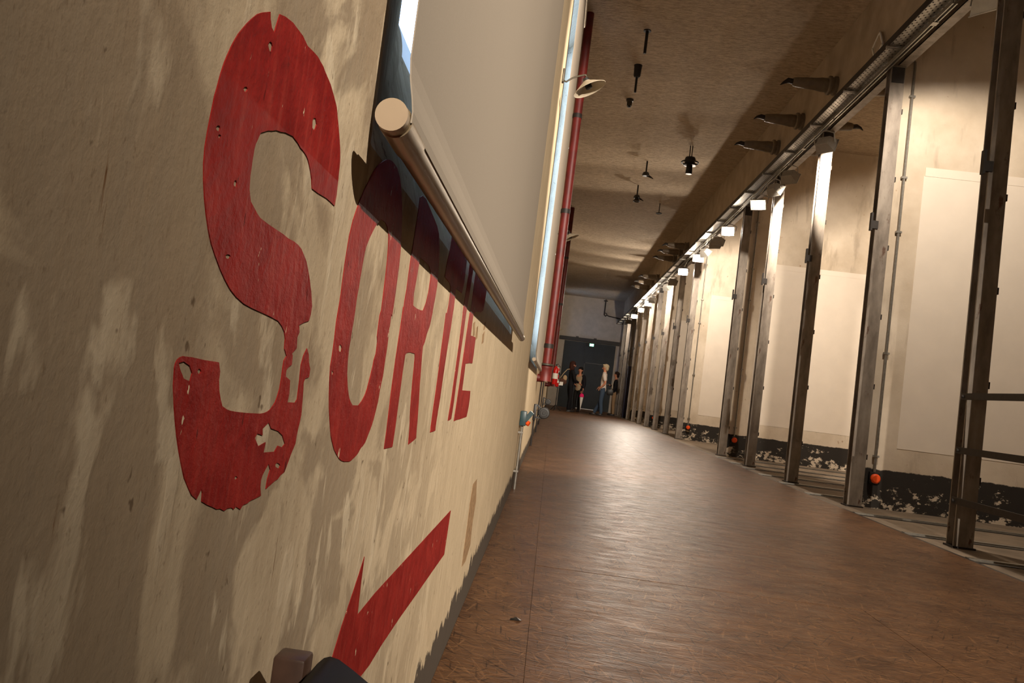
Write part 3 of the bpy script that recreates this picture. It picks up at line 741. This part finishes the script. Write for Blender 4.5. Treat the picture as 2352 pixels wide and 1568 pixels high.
# ---- floodlights
def floodlight(y, z, target, label, watts, x=2.745, cone=150, blend=.35, size=1.0):
    e = empty('floodlight', (x, y, z), label, 'floodlight', 'floodlights under the cable tray')
    d = (Vector(target)-Vector((x, y, z))).normalized()
    q = d.to_track_quat('Y', 'Z'); e.rotation_mode = 'QUATERNION'; e.rotation_quaternion = q
    w, h, dp, tk_ = .105*size, .075*size, .10, .004
    b = MB()
    # open-fronted case flaring towards the front, its outer and inner skin
    def ring(mb, ww, hh, yy): return [mb.b.verts.new(p) for p in ((-ww, yy, -hh), (ww, yy, -hh), (ww, yy, hh), (-ww, yy, hh))]
    r0 = ring(b, w*.62, h*.62, -.06); r1 = ring(b, w*.66, h*.66, -.055); r2 = ring(b, w, h, .05)
    b.b.faces.new(r0)
    for A_, B_ in ((r0, r1), (r1, r2)):
        for i in range(4): b.b.faces.new((A_[i], A_[(i+1) % 4], B_[(i+1) % 4], B_[i]))
    b.build('housing', M['lamp_grey'], e, smooth=False)
    b = MB(); r1 = ring(b, w*.62, h*.62, -.045); r2 = ring(b, w-.003, h-.003, .05)
    b.b.faces.new(r1)
    for i in range(4): b.b.faces.new((r1[i], r1[(i+1) % 4], r2[(i+1) % 4], r2[i]))
    b.build('reflector', M['lamp_white'], e, smooth=False)
    b = MB()
    b.box(-w-.006, w+.006, .046, .054, h-.004, h+.004).box(-w-.006, w+.006, .046, .054, -h-.004, -h+.004).box(-w-.006, -w+.002, .046, .054, -h, h).box(w-.002, w+.006, .046, .054, -h, h)
    b.build('front_frame', M['lamp_grey'], e, smooth=False)
    if watts > 0: MB().cyl((-w*.42, -.030, 0), (w*.42, -.030, 0), .006, n=8).build('halogen_tube', M['glow'], e)
    else: MB().cyl((-w*.42, -.030, 0), (w*.42, -.030, 0), .006, n=8).build('halogen_tube', M['white'], e)
    MB().tube([(-w-.012, -.005, 0), (-w-.012, -.07, h*.9), (-w*.3, -.085, h+.03), (w*.3, -.085, h+.03), (w+.012, -.07, h*.9), (w+.012, -.005, 0)], .006, 6).build('yoke', M['lamp_grey'], e)
    up = q.inverted() @ Vector((0, 0, 1)); a = Vector((0, -.085, h+.03))
    # stem up to the track
    top = q.inverted() @ (Vector((2.812, y, 3.886))-Vector((x, y, z)))
    MB().tube([a, a*.4+top*.6+Vector((0, -.01, 0)), top], .009, 8).build('stem', M['lamp_grey'], e)
    if watts > 0:
        l = bpy.data.lights.new('lamp_light', 'SPOT'); l.energy = watts; l.color = LAMP_COL
        l.spot_size = math.radians(cone); l.spot_blend = blend; l.shadow_soft_size = .012
        o = bpy.data.objects.new('lamp_light', l); COL.objects.link(o); o.parent = e
        o.location = (0, .0, 0); o.rotation_euler = (PI/2, 0, 0)
    return e
FL = [
 ((2270, 5), (5.0, 7.36, .1), 'floodlight at the top right corner of the picture', .86, 150),
 ((1893, 352), (6.3, 11.6, 1.7), 'floodlight with a bright box front over the post lit at its top', 1.4, 92),
 ((1812, 410), (5.4, 12.6, 1.4), 'floodlight seen from the side as a thin bright line', 1.0, 100),
 ((1777, 455), (6.0, 12.2, 1.6), 'floodlight turned away, lighting the thin post edge', 1.0, 92),
 ((1742, 480), (1.0, 8.0, 1.0), 'glaring floodlight facing the camera, nearest of the glaring ones', .06, 140),
 ((1673, 535), (1.0, 9.0, 2.2), 'glaring floodlight facing the camera, second of the glaring ones', .12, 140),
 ((1648, 555), (4.5, 17, 1.5), 'unlit dark floodlight between two bright ones', 0, 150),
 ((1640, 575), (4.6, 17.1, 1.3), 'floodlight with a white outlined front before the third partition', .9, 150),
 ((1618, 588), (5.6, 17.1, 1.2), 'floodlight tilted to the third partition, beside the bright one', .6, 150),
 ((1603, 604), (1.0, 10.0, 2.5), 'glaring floodlight facing the camera over the third partition edge', .40, 140),
 ((1568, 639), (1.0, 12.0, 2.4), 'glaring floodlight facing the camera, fourth of the glaring ones', .5, 140),
 ((1543, 661), (4.6, 22.9, 1.4), 'floodlight turned to the fourth partition, white rim', .8, 150),
 ((1530, 668), (5.4, 22.9, 1.3), 'small floodlight just before the fourth partition', .6, 150),
 ((1488, 704), (.3, 4, .6), 'far pair of glaring floodlights, nearer one', .85, 120),
 ((1472, 715), (.6, 4, .6), 'far pair of glaring floodlights, farther one', .85, 120),
 ((1497, 697), (4.8, 28.6, 1.4), 'far floodlight turned to the fifth partition', .8, 150),
 ((1455, 737), (.6, 4, .6), 'last but one floodlight, glaring', .8, 120),
 ((1442, 750), (3.4, 36, 1.6), 'farthest floodlight, white edge only', .5, 150),
]
for (px, py), tg, lab, k, cone in FL:
    lx = 2.86 if px > 2200 else 2.745
    p = at(px, py, x=lx); floodlight(p.y, min(3.77, max(p.z, 3.62)), tg, lab, LAMP_W*k, x=lx, cone=cone)
floodlight(-3.60, 3.74, (.0, 4.6, .9), 'floodlight behind the camera lighting the red letters', 4600, cone=48, blend=.9)
floodlight(2.60, 3.74, (.0, 8.4, 1.8), 'added floodlight just outside the picture brightening the left wall by the drainpipe', 1900, cone=50, blend=.35)  # unseen lamp added to brighten the wall between the blinds

# ---- bushings through the header wall
def bushing(y, z, label, rev):
    e = empty('wall_bushing', (2.92, y, z), label, 'insulator', 'pointed wall bushings above the tray')
    for sgn, x0 in ((-1, 0.0), (1, .14)):
        m = Matrix.Translation((x0, 0, 0)) @ Matrix.Rotation(sgn*PI/2, 4, 'Y')
        MB().lathe([(0, 0), (.105, 0), (.105, .03), (.09, .035), (.09, .06), (.105, .065), (.105, .09), (.092, .10), (0, .10)], 20, m).build('collar', M['porcelain'], e)
        MB().lathe([(.075, .10), (.078, .16), (.066, .24), (.062, .34), (.05, .46), (.042, .48), (0, .48)], 20, m).build('cone', M['porcelain'], e)
        dz = .0 if rev else -.02
        MB().tube([(x0+sgn*.47, 0, 0), (x0+sgn*.53, 0, .012), (x0+sgn*.58, 0, .0+dz), (x0+sgn*.615, 0, -.03+dz)], [.030, .030, .016, .004], 10).build('hook', M['dark_steel'], e)
    return e
blabs = ['first', 'second', 'third']
BY = [[9.0, 10.2, 11.3], [18.75, 19.6, 20.55], [23.9, 25.1, 26.3]]
gl = ['nearest', 'middle', 'farthest']
for g, ysb in enumerate(BY):
    for k, y in enumerate(ysb):
        e = bushing(y, 4.43 if g == 0 else 4.36, 'pointed porcelain wall bushing, %s from the camera in the %s group of three' % (blabs[k], gl[g]), k > 0)
        if g == 0 and k == 0: pass
e = empty('junction_box', (2.905, 7.75, 4.34), 'small tilted grey plate box with a pale frame on the header wall', 'box')
m = Matrix.Rotation(-.55, 4, 'X')
MB().obox(m, .03, .19, .19).build('case', M['header'], e, smooth=False)
f = MB()
for (yy, zz, sy, sz) in ((0, .092, .20, .016), (0, -.092, .20, .016), (.092, 0, .016, .2), (-.092, 0, .016, .2)): f.obox(m @ Matrix.Translation((-.016, yy, zz)), .012, sy, sz)
f.build('frame', M['white'], e, smooth=False)

# ---- fittings hanging from the ceiling
def hanging(kind, x, y, label, name):
    e = empty(name, (x, y, ZC), label, 'ceiling fitting')
    if kind == 'rod':
        MB().cyl((0, 0, 0), (0, 0, -.28), .018).build('rod', M['black'], e); MB().cyl((0, 0, -.012), (0, 0, 0), .045).build('plate', M['dark_steel'], e)
    if kind == 'bottle':
        MB().lathe([(0, 0), (.055, 0), (.05, -.02), (.045, -.14), (.03, -.16), (0, -.16)], 16).build('sleeve', M['dark_steel'], e); MB().cyl((0, 0, -.15), (0, 0, -.36), .016).build('rod', M['black'], e)
    if kind == 'stub':
        MB().lathe([(0, 0), (.055, 0), (.05, -.03), (.038, -.035), (.036, -.10), (0, -.10)], 14).build('sleeve', M['olive'], e); MB().cyl((0, 0, -.10), (0, 0, -.12), .022).build('end_cap', M['dark_steel'], e)
    if kind == 'big':
        for sx in (-.018, .018): MB().cyl((sx, 0, 0), (sx, 0, -.22), .008).build('rod', M['dark_steel'], e)
        MB().lathe([(0, -.20), (.08, -.20), (.09, -.23), (.085, -.26), (0, -.26)], 20).build('cap', M['black'], e)
        MB().torus((0, 0, -.285), .135, .013, 'Z', 26).build('ring', M['dark_steel'], e)
        for k in range(4): MB().cyl((0, 0, -.27), (.13*math.cos(k*PI/2+.4), .13*math.sin(k*PI/2+.4), -.285), .008).build('spoke', M['dark_steel'], e)
        MB().lathe([(0, -.26), (.075, -.26), (.10, -.32), (.10, -.335), (.05, -.345), (.055, -.45), (.05, -.48), (0, -.48)], 20).build('insulator', M['black'], e)
    if kind in ('hook', 'cup'):
        MB().cyl((0, 0, 0), (0, 0, -.23), .014).build('rod', M['dark_steel'], e)
        MB().lathe([(0, -.20), (.05, -.21), (.07, -.26), (.055, -.275), (0, -.275)], 18).build('cap', M['black'], e)
        if kind == 'cup': MB().torus((0, 0, -.33), .062, .012).lathe([(0, -.275), (.045, -.28), (.045, -.32), (0, -.33)], 14).build('ring', M['dark_steel'], e)
        MB().tube([(.02, 0, -.26), (.08, 0, -.28), (.14, 0, -.31)], [.02, .018, .006]).build('hook', M['dark_steel'], e)
    if kind == 'ring':
        MB().cyl((0, 0, 0), (0, 0, -.21), .009).build('rod', M['dark_steel'], e); MB().torus((0, 0, -.22), .058, .009).build('ring', M['dark_steel'], e)
        MB().box(-.055, .055, -.006, .006, -.225, -.213).build('crossbar', M['dark_steel'], e)
hanging('rod', .777, 9.28, 'black rod hanging from the ceiling, nearest of the fittings', 'ceiling_rod')
hanging('bottle', .778, 10.3, 'dark sleeve with a rod below it hanging from the ceiling', 'ceiling_insulator')
hanging('stub', .788, 11.52, 'small grey stub on the ceiling left of the others', 'ceiling_stub')
hanging('big', 1.993, 13.32, 'large dark insulator with a ring and two rods on the ceiling, right of the others', 'ceiling_insulator')
hanging('hook', 1.387, 14.45, 'dark ceiling insulator with a side hook, upper one of two alike', 'ceiling_insulator')
hanging('cup', 1.403, 16.15, 'dark ceiling insulator with a ringed cup and side hook, lower one of two alike', 'ceiling_insulator')
hanging('ring', 2.015, 17.45, 'thin rod ending in a small ring on the ceiling', 'ceiling_hook')
hanging('bottle', 4.5, 11.4, 'pale stub hanging inside the second bay behind the tray', 'ceiling_insulator')

# ---- conduits with orange sockets on the partitions
for i, yf in enumerate(FINS[:4]):
    lab = ['nearest', 'second', 'third', 'fourth'][i]
    e = empty('bay_conduit', (0, yf, 0), 'thin grey conduit on the %s cream partition' % lab, 'conduit', 'conduits on the partitions')
    top = 4.06
    MB().tube([(3.10, -.0195, .30), (3.10, -.0195, top-.08), (3.095, -.0195, top-.03), (3.07, -.0195, top-.005), (2.99, -.0195, top)], .012, 10).build('tube', M['galv'], e)
    for z in (.43, 1.35, 2.45, 2.95, 3.7): MB().box(3.075, 3.125, -.034, -.0064, z, z+.018).build('clip', M['galv'], e, smooth=False)
    k = empty('orange_socket', (3.10, yf-.001, .245), 'round orange socket at the foot of the conduit on the %s partition' % lab, 'socket', 'orange sockets on the partitions')
    MB().box(-.045, .045, -.045, 0, -.05, .055, .008).build('socket_box', M['black'], k)
    MB().lathe([(0, .08), (.03, .078), (.042, .065), (.042, .045), (0, .045)], 18, Matrix.Rotation(PI/2, 4, 'X')).build('cover', M['orange'], k)

e = empty('navy_panel', (2.70, 30.0, -.018), 'tall narrow dark navy panel leaning between the far posts', 'panel')
MB().box(.15, .40, -.10, -.03, .02, 1.92, .006).build('board', M['navy'], e)
MB().box(.12, .43, -.14, .0, 0, .025).build('foot', M['black'], e)

# ------------------------------------------------------------------ stool at the bottom edge
e = empty('folding_stool', (.0268, .20, .0), 'small stool with square wooden legs and a black sling seat, bottom edge of the picture', 'stool')
for i, (x, y, h) in enumerate(((.0, .32, .4685), (.33, .32, .45), (.0, .0, .45), (.33, .0, .45))):
    MB().box(x, x+.0212, y, y+.0205, 0, h, .0022).build('leg', M['wood'], e)
for x in (.002, .332): MB().box(x+.003, x+.016, .02, .32, .17, .195).build('stretcher', M['wood'], e, smooth=False)
prof = [(.0235, .449), (.024, .457), (.0262, .4635), (.030, .4675), (.034, .4690), (.040, .4678), (.050, .4625), (.065, .4535), (.10, .437), (.175, .425), (.25, .437), (.285, .4475), (.305, .452), (.316, .449), (.321, .44)]
f = bmesh.new(); rows = [[f.verts.new((x, y, z)) for x, z in prof] for y in (.03, .12, .22, .333)]
for A_, B_ in zip(rows, rows[1:]):
    for j in range(len(prof)-1): f.faces.new((A_[j], A_[j+1], B_[j+1], B_[j]))
bmesh.ops.solidify(f, geom=f.faces[:], thickness=.004)
mb = MB(); mb.b.free(); mb.b = f; mb.build('sling_seat', M['black'], e)

for nm, x, y, m_, lab in (('leaf_scrap', .16, 2.33, 'black', 'dark curled leaf scrap on the brown floor by the left wall'), ('paper_scrap', 2.69, 4.62, 'white', 'tiny white paper scrap at the floor edge by the nearest post'), ('tape_scrap', 3.22, 5.02, 'ext_red', 'tiny red tape scrap on the concrete behind the nearest post')):
    e = empty(nm, (x, y, 0 if x < 2.655 else -.018), lab, 'scrap')
    b = MB(); sc = .016
    f = [b.b.verts.new(p) for p in ((-sc, -sc*.5, .001), (sc*.8, -sc*.7, .004), (sc*1.1, sc*.3, .001), (.1*sc, sc*.8, .006), (-sc*.9, sc*.4, .002))]
    b.b.faces.new(f); bmesh.ops.solidify(b.b, geom=b.b.faces[:], thickness=.001); b.build('scrap', M[m_], e, smooth=False)

# ------------------------------------------------------------------ people
def skin(name, chains, mat, parent, sub=1):
    """chains: list of [(x,y,z,r), ...]; points that coincide are joined; grown with the skin modifier and applied"""
    vs, rs, es, idx = [], [], [], {}
    for ch in chains:
        prev = None
        for p in ch:
            key = tuple(round(c, 4) for c in p[:3])
            if key not in idx: idx[key] = len(vs); vs.append(p[:3]); rs.append(p[3])
            k = idx[key]
            if prev is not None and prev != k: es.append((prev, k))
            prev = k
    me = bpy.data.meshes.new(name+'_skeleton'); me.from_pydata(vs, es, []); me.update()
    o = bpy.data.objects.new(name, me); COL.objects.link(o)
    md = o.modifiers.new('skin', 'SKIN'); md.use_smooth_shade = True; md.branch_smoothing = .5
    par = list(range(len(vs)))
    def find(i):
        while par[i] != i: i = par[i]
        return i
    for a, b in es: par[find(a)] = find(b)
    seen = set(); sv = me.skin_vertices[0].data
    for i in range(len(vs)):
        rx = rs[i] if isinstance(rs[i], tuple) else (rs[i], rs[i])
        sv[i].radius = rx; r = find(i)
        sv[i].use_root = r not in seen; seen.add(r)
    sm = o.modifiers.new('sub', 'SUBSURF'); sm.levels = sub; sm.render_levels = sub
    dg = bpy.context.evaluated_depsgraph_get(); dg.update()
    res = bpy.data.meshes.new_from_object(o.evaluated_get(dg))
    o.modifiers.clear(); o.data = res; bpy.data.meshes.remove(me)
    res.name = name; res.materials.clear(); res.materials.append(mat)
    res.polygons.foreach_set('use_smooth', [True]*len(res.polygons))
    o.parent = parent; return o
M['skin'] = simple('skin', s(206, 140, 108), .5, 0, .06)
M['shoe'] = simple('dark_shoe_leather', s(34, 28, 26), .4, 0, .1)
M['eye'] = simple('dark_eye', s(40, 30, 26), .3, 0, .05)
M['lip'] = simple('lip', s(168, 86, 78), .5, 0, .05)
def cloth(n, c): 
    if n not in M: M[n] = simple(n, c, .8, 0, .12, 40, .2)
    return M[n]
def hand_chains(el, wr, side, curl=.35):
    """palm plus four unequal fingers and a thumb, bent; rooted inside the palm"""
    el, wr = Vector(el), Vector(wr); d = (wr-el).normalized()
    lat = d.cross(Vector((0, 0, 1)));
    lat = Vector((0, 1, 0)) if lat.length < .3 else lat.normalized()
    if lat.y < 0: lat = -lat
    nrm = d.cross(lat).normalized()*(1 if side > 0 else -1)
    out = []
    palm0 = wr+d*.02; palm1 = wr+d*.075
    for k, ln in zip((-1.5, -.5, .5, 1.5), (.060, .074, .078, .066)):
        a = palm0+d*.03+lat*k*.014; b = palm1+lat*k*.019; c = b+d*ln*.55+nrm*ln*curl*.5; e2 = c+d*ln*.38+nrm*ln*curl
        out.append([(*a, .011), (*b, .0095), (*c, .0085), (*e2, .006)])
    t0 = palm0+lat*.012; t1 = palm0+d*.03+lat*.042; t2 = t1+d*.035+lat*.012+nrm*.012; t3 = t2+d*.022+nrm*.012
    out.append([(*t0, .011), (*t1, .011), (*t2, .009), (*t3, .006)])
    return out, [(*palm0, .026), (*palm1, .024)]

def person(loc, rz, h, label, top, bottom, hair, arms, legs, sleeve, hairstyle, sex='f', inner=None, shoes='shoe'):
    e = empty('person', loc, label, 'person', None, rz); k = h/1.75
    e.scale = (k, k, k)
    f = sex == 'f'
    sh = .165 if f else .195; hip = .10 if f else .095
    pel = (0, 0, .95); 
    trunk = [(0, 0, .95, (.100, .080)), (0, .005, 1.08, (.092, .075)), (0, .01, 1.22, (.115, .09)), (0, .0, 1.36, (.14, .095)), (0, -.01, 1.46, (.075, .07)), (0, 0, 1.525, .050), (0, .012, 1.575, .060), (0, .018, 1.64, .088), (0, .010, 1.70, .080), (0, .0, 1.745, .040)]
    ch = [trunk]; L = []; sl = []; tr = []
    sh_top = trunk[3][:3]
    fing = []
    for sd, (el, wr) in zip((1, -1), arms):
        fc, palm = hand_chains(el, wr, sd); fing += fc
        ch.append([trunk[3], (sd*sh, -.005, 1.425, .058), (*el, .040), (*wr, .027)]+palm)
        cut = Vector(el).lerp(Vector(wr), .92) if sleeve == 'long' else Vector((sd*sh, 0, 1.425)).lerp(Vector(el), .85)
        c2 = [(*trunk[3][:3], .13), (sd*sh, -.005, 1.425, .074), (*el, .056)] if sleeve == 'long' else [(*trunk[3][:3], .13), (sd*sh, -.005, 1.425, .076)]
        if sleeve != 'vest': sl.append(c2+[(*cut, .046 if sleeve == 'long' else .066)])
    for sd, (kn, an) in zip((1, -1), legs):
        toe = (an[0]+.01*sd, an[1]+.15, .028)
        ch.append([trunk[0], (sd*hip, 0, .86, .066), (*kn, .052), (*an, .036), (an[0], an[1]+.04, .045, .035), (*toe, .026)])
        tr.append([(0, 0, .97, (.142, .115)), (sd*hip, 0, .85, .102), (*kn, .078), (an[0], an[1]-.005, .12, .062), (an[0], an[1]+.005, .045, .060)])
    skin('body', ch+fing, M['skin'], e)
    cut_top = [(0, 0, .80, (.150, .122)), (0, 0, .90, (.152, .124)), (0, .005, 1.06, (.126, .106)), (0, .012, 1.22, (.145, .122)), (*trunk[3][:3], .13), (0, -.012, 1.47, (.088, .078)), (0, -.008, 1.515, (.066, .062))]
    skin('top', [cut_top]+sl, top, e)
    skin('trousers', [[(0, 0, 1.07, (.122, .100)), (0, 0, .97, (.142, .115))]]+tr, bottom, e)
    for sd, (kn, an) in zip((1, -1), legs):
        b = MB(); b.sphere((an[0]+.005*sd, an[1]+.055, .040), .047, .135, .042, 12)
        b.box(an[0]-.038, an[0]+.042, an[1]-.07, an[1]+.17, 0, .014, .005); b.build('shoe', M[shoes], e)
    b = MB()
    if hairstyle == 'long':
        b.sphere((0, -.012, 1.69), .100, .112, .10); b.sphere((0, -.065, 1.56), .098, .062, .17); b.sphere((.07, -.01, 1.58), .035, .06, .14); b.sphere((-.07, -.01, 1.58), .035, .06, .14)
    elif hairstyle == 'short':
        b.sphere((0, -.022, 1.695), .098, .106, .088); b.sphere((0, -.055, 1.62), .088, .06, .085)
    else:
        b.sphere((0, -.020, 1.700), .099, .110, .092); b.sphere((0, -.060, 1.63), .09, .06, .09); b.sphere((0, .055, 1.745), .07, .05, .035)
    b.build('hair', hair, e)
    for sd in (1, -1):
        MB().sphere((sd*.034, .098, 1.655), .010, .007, .006, 8).build('eye', M['eye'], e)
        MB().sphere((sd*.090, .012, 1.635), .012, .020, .032, 8).build('ear', M['skin'], e)
    MB().lathe([(0, .028), (.007, .02), (.016, -.012), (.012, -.02), (0, -.022)], 8, Matrix.Translation((0, .104, 1.628)) @ Matrix.Rotation(-.3, 4, 'X')).build('nose', M['skin'], e)
    MB().sphere((0, .094, 1.588), .022, .008, .006, 8).build('mouth', M['lip'], e)
    return e
def face(dx, dy): return math.atan2(dy, dx)-PI/2      # turn so that local +Y looks along (dx, dy)
blackc = cloth('black_cloth', s(24, 22, 26)); 
# woman with long hair, back to the left, looking right
w1 = person((.80, 28.0, 0), face(1, .25), 1.72, 'woman with long dark brown hair in black clothes and black flat shoes, facing right', blackc, cloth('black_trousers', s(18, 17, 20)), cloth('dark_brown_hair', s(58, 30, 22)),
   [((.21, .06, 1.12), (.10, .27, 1.04)), ((-.21, .0, 1.12), (-.16, .20, .98))], [((.10, .01, .48), (.10, -.02, .08)), ((-.11, .06, .48), (-.13, .12, .08))], 'long', 'long')
w2 = person((1.12, 29.2, 0), face(-.55, -1), 1.60, 'woman with short black hair in a beige top and dark cardigan, holding a white umbrella', cloth('beige_top', s(172, 150, 122)), cloth('dark_trousers', s(30, 27, 26)), cloth('black_hair', s(26, 20, 20)),
   [((.22, .02, 1.10), (.16, .22, 1.12)), ((-.23, -.02, 1.10), (-.24, .10, .86))], [((.10, .02, .48), (.10, 0, .08)), ((-.10, .02, .48), (-.10, 0, .08))], 'short', 'short')
# open cardigan of the second woman
skin('cardigan', [[(.10, -.03, 1.40, .075), (.14, -.04, 1.2, .075), (.15, -.03, .95, .07)], [(-.10, -.03, 1.40, .075), (-.145, -.04, 1.2, .085), (-.155, -.03, .90, .08)],
   [(.12, -.02, 1.43, .085), (.165, -.005, 1.425, .098), (.22, .02, 1.10, .068), (.18, .16, 1.12, .052)], [(-.12, -.02, 1.43, .085), (-.165, -.005, 1.425, .098), (-.23, -.02, 1.10, .068), (-.24, .07, .92, .052)]], cloth('dark_cardigan', s(30, 28, 34)), w2)
m1 = person((1.93, 28.1, 0), face(-1, .15), 1.76, 'grey-haired man in a white short-sleeved shirt and blue jeans, facing left', cloth('white_shirt', s(226, 214, 204)), cloth('blue_jeans', s(62, 78, 98)), cloth('grey_blond_hair', s(192, 176, 146)),
   [((.22, -.04, 1.12), (.20, .14, .98)), ((-.24, -.08, 1.12), (-.20, .06, .97))], [((.10, .04, .48), (.12, .22, .08)), ((-.10, .02, .48), (-.11, -.03, .08))], 'short', 'man', 'm')
w3 = person((2.50, 30.2, 0), face(-1, .1), 1.62, 'woman with short dark hair in a black cardigan and khaki trousers at the far posts', cloth('black_cardigan', s(22, 21, 24)), cloth('khaki_trousers', s(150, 122, 92)), cloth('brown_black_hair', s(40, 26, 22)),
   [((.21, .02, 1.12), (.12, .24, 1.22)), ((-.21, -.02, 1.10), (-.17, .12, .96))], [((.10, .02, .48), (.10, .02, .08)), ((-.10, .0, .48), (-.10, -.03, .08))], 'long', 'short', shoes='shoe')
skin('blouse', [[(0, .062, .93, (.075, .09)), (0, .07, 1.15, (.07, .085)), (0, .055, 1.36, (.06, .07)), (0, .04, 1.44, .04)]], cloth('cream_blouse', s(206, 196, 176)), w3)

# things they carry
e = empty('umbrella', (1.25, 28.75, .10), 'folded white umbrella with a bright pink top, held point down', 'umbrella')
MB().lathe([(0, 0), (.006, 0), (.012, .05), (.05, .30), (.066, .46), (.05, .50), (0, .50)], 14).build('canopy', M['white'], e)
MB().lathe([(.066, .45), (.085, .46), (.07, .54), (.035, .58), (0, .585)], 12).build('pink_band', cloth('pink_cloth', s(238, 40, 110)), e)
MB().cyl((0, 0, .56), (0, 0, .74), .012).build('handle', M['black'], e)
MB().cyl((0, 0, -.05), (0, 0, .01), .004).build('tip', M['galv'], e)
e = empty('shoulder_bag', (.48, 27.80, .86), 'brown shoulder bag with a beige strap hanging behind the long-haired woman', 'bag')
MB().sphere((0, 0, .14), .17, .07, .12, 14).build('bag_body', cloth('brown_leather', s(86, 58, 46)), e)
MB().sphere((.09, .0, .27), .075, .05, .11, 12).build('scarf', cloth('beige_cloth', s(176, 150, 116)), e)
MB().tube([(-.1, 0, .2), (.02, -.02, .42), (.14, .0, .58), (.22, .06, .60)], .012).build('strap', cloth('beige_cloth2', s(190, 164, 128)), e)
e = empty('black_bag', (2.18, 28.02, .74), 'black bag held at the hip between the man and the woman in the cardigan', 'bag')
MB().box(-.11, .11, -.05, .05, 0, .20, .03).build('bag_body', M['black'], e)
MB().tube([(-.07, 0, .19), (-.05, 0, .25), (.05, 0, .25), (.07, 0, .19)], .010).build('bag_handle', M['black'], e)
e = empty('photo_camera', (2.21, 30.12, 1.08), 'small black photo camera held at the chest by the woman in the cardigan', 'camera')
MB().box(-.05, .05, -.04, .04, 0, .09, .01).build('camera_body', M['black'], e)
MB().cyl((-.11, 0, .045), (-.05, 0, .045), .03).build('camera_lens', M['black_gloss'], e)
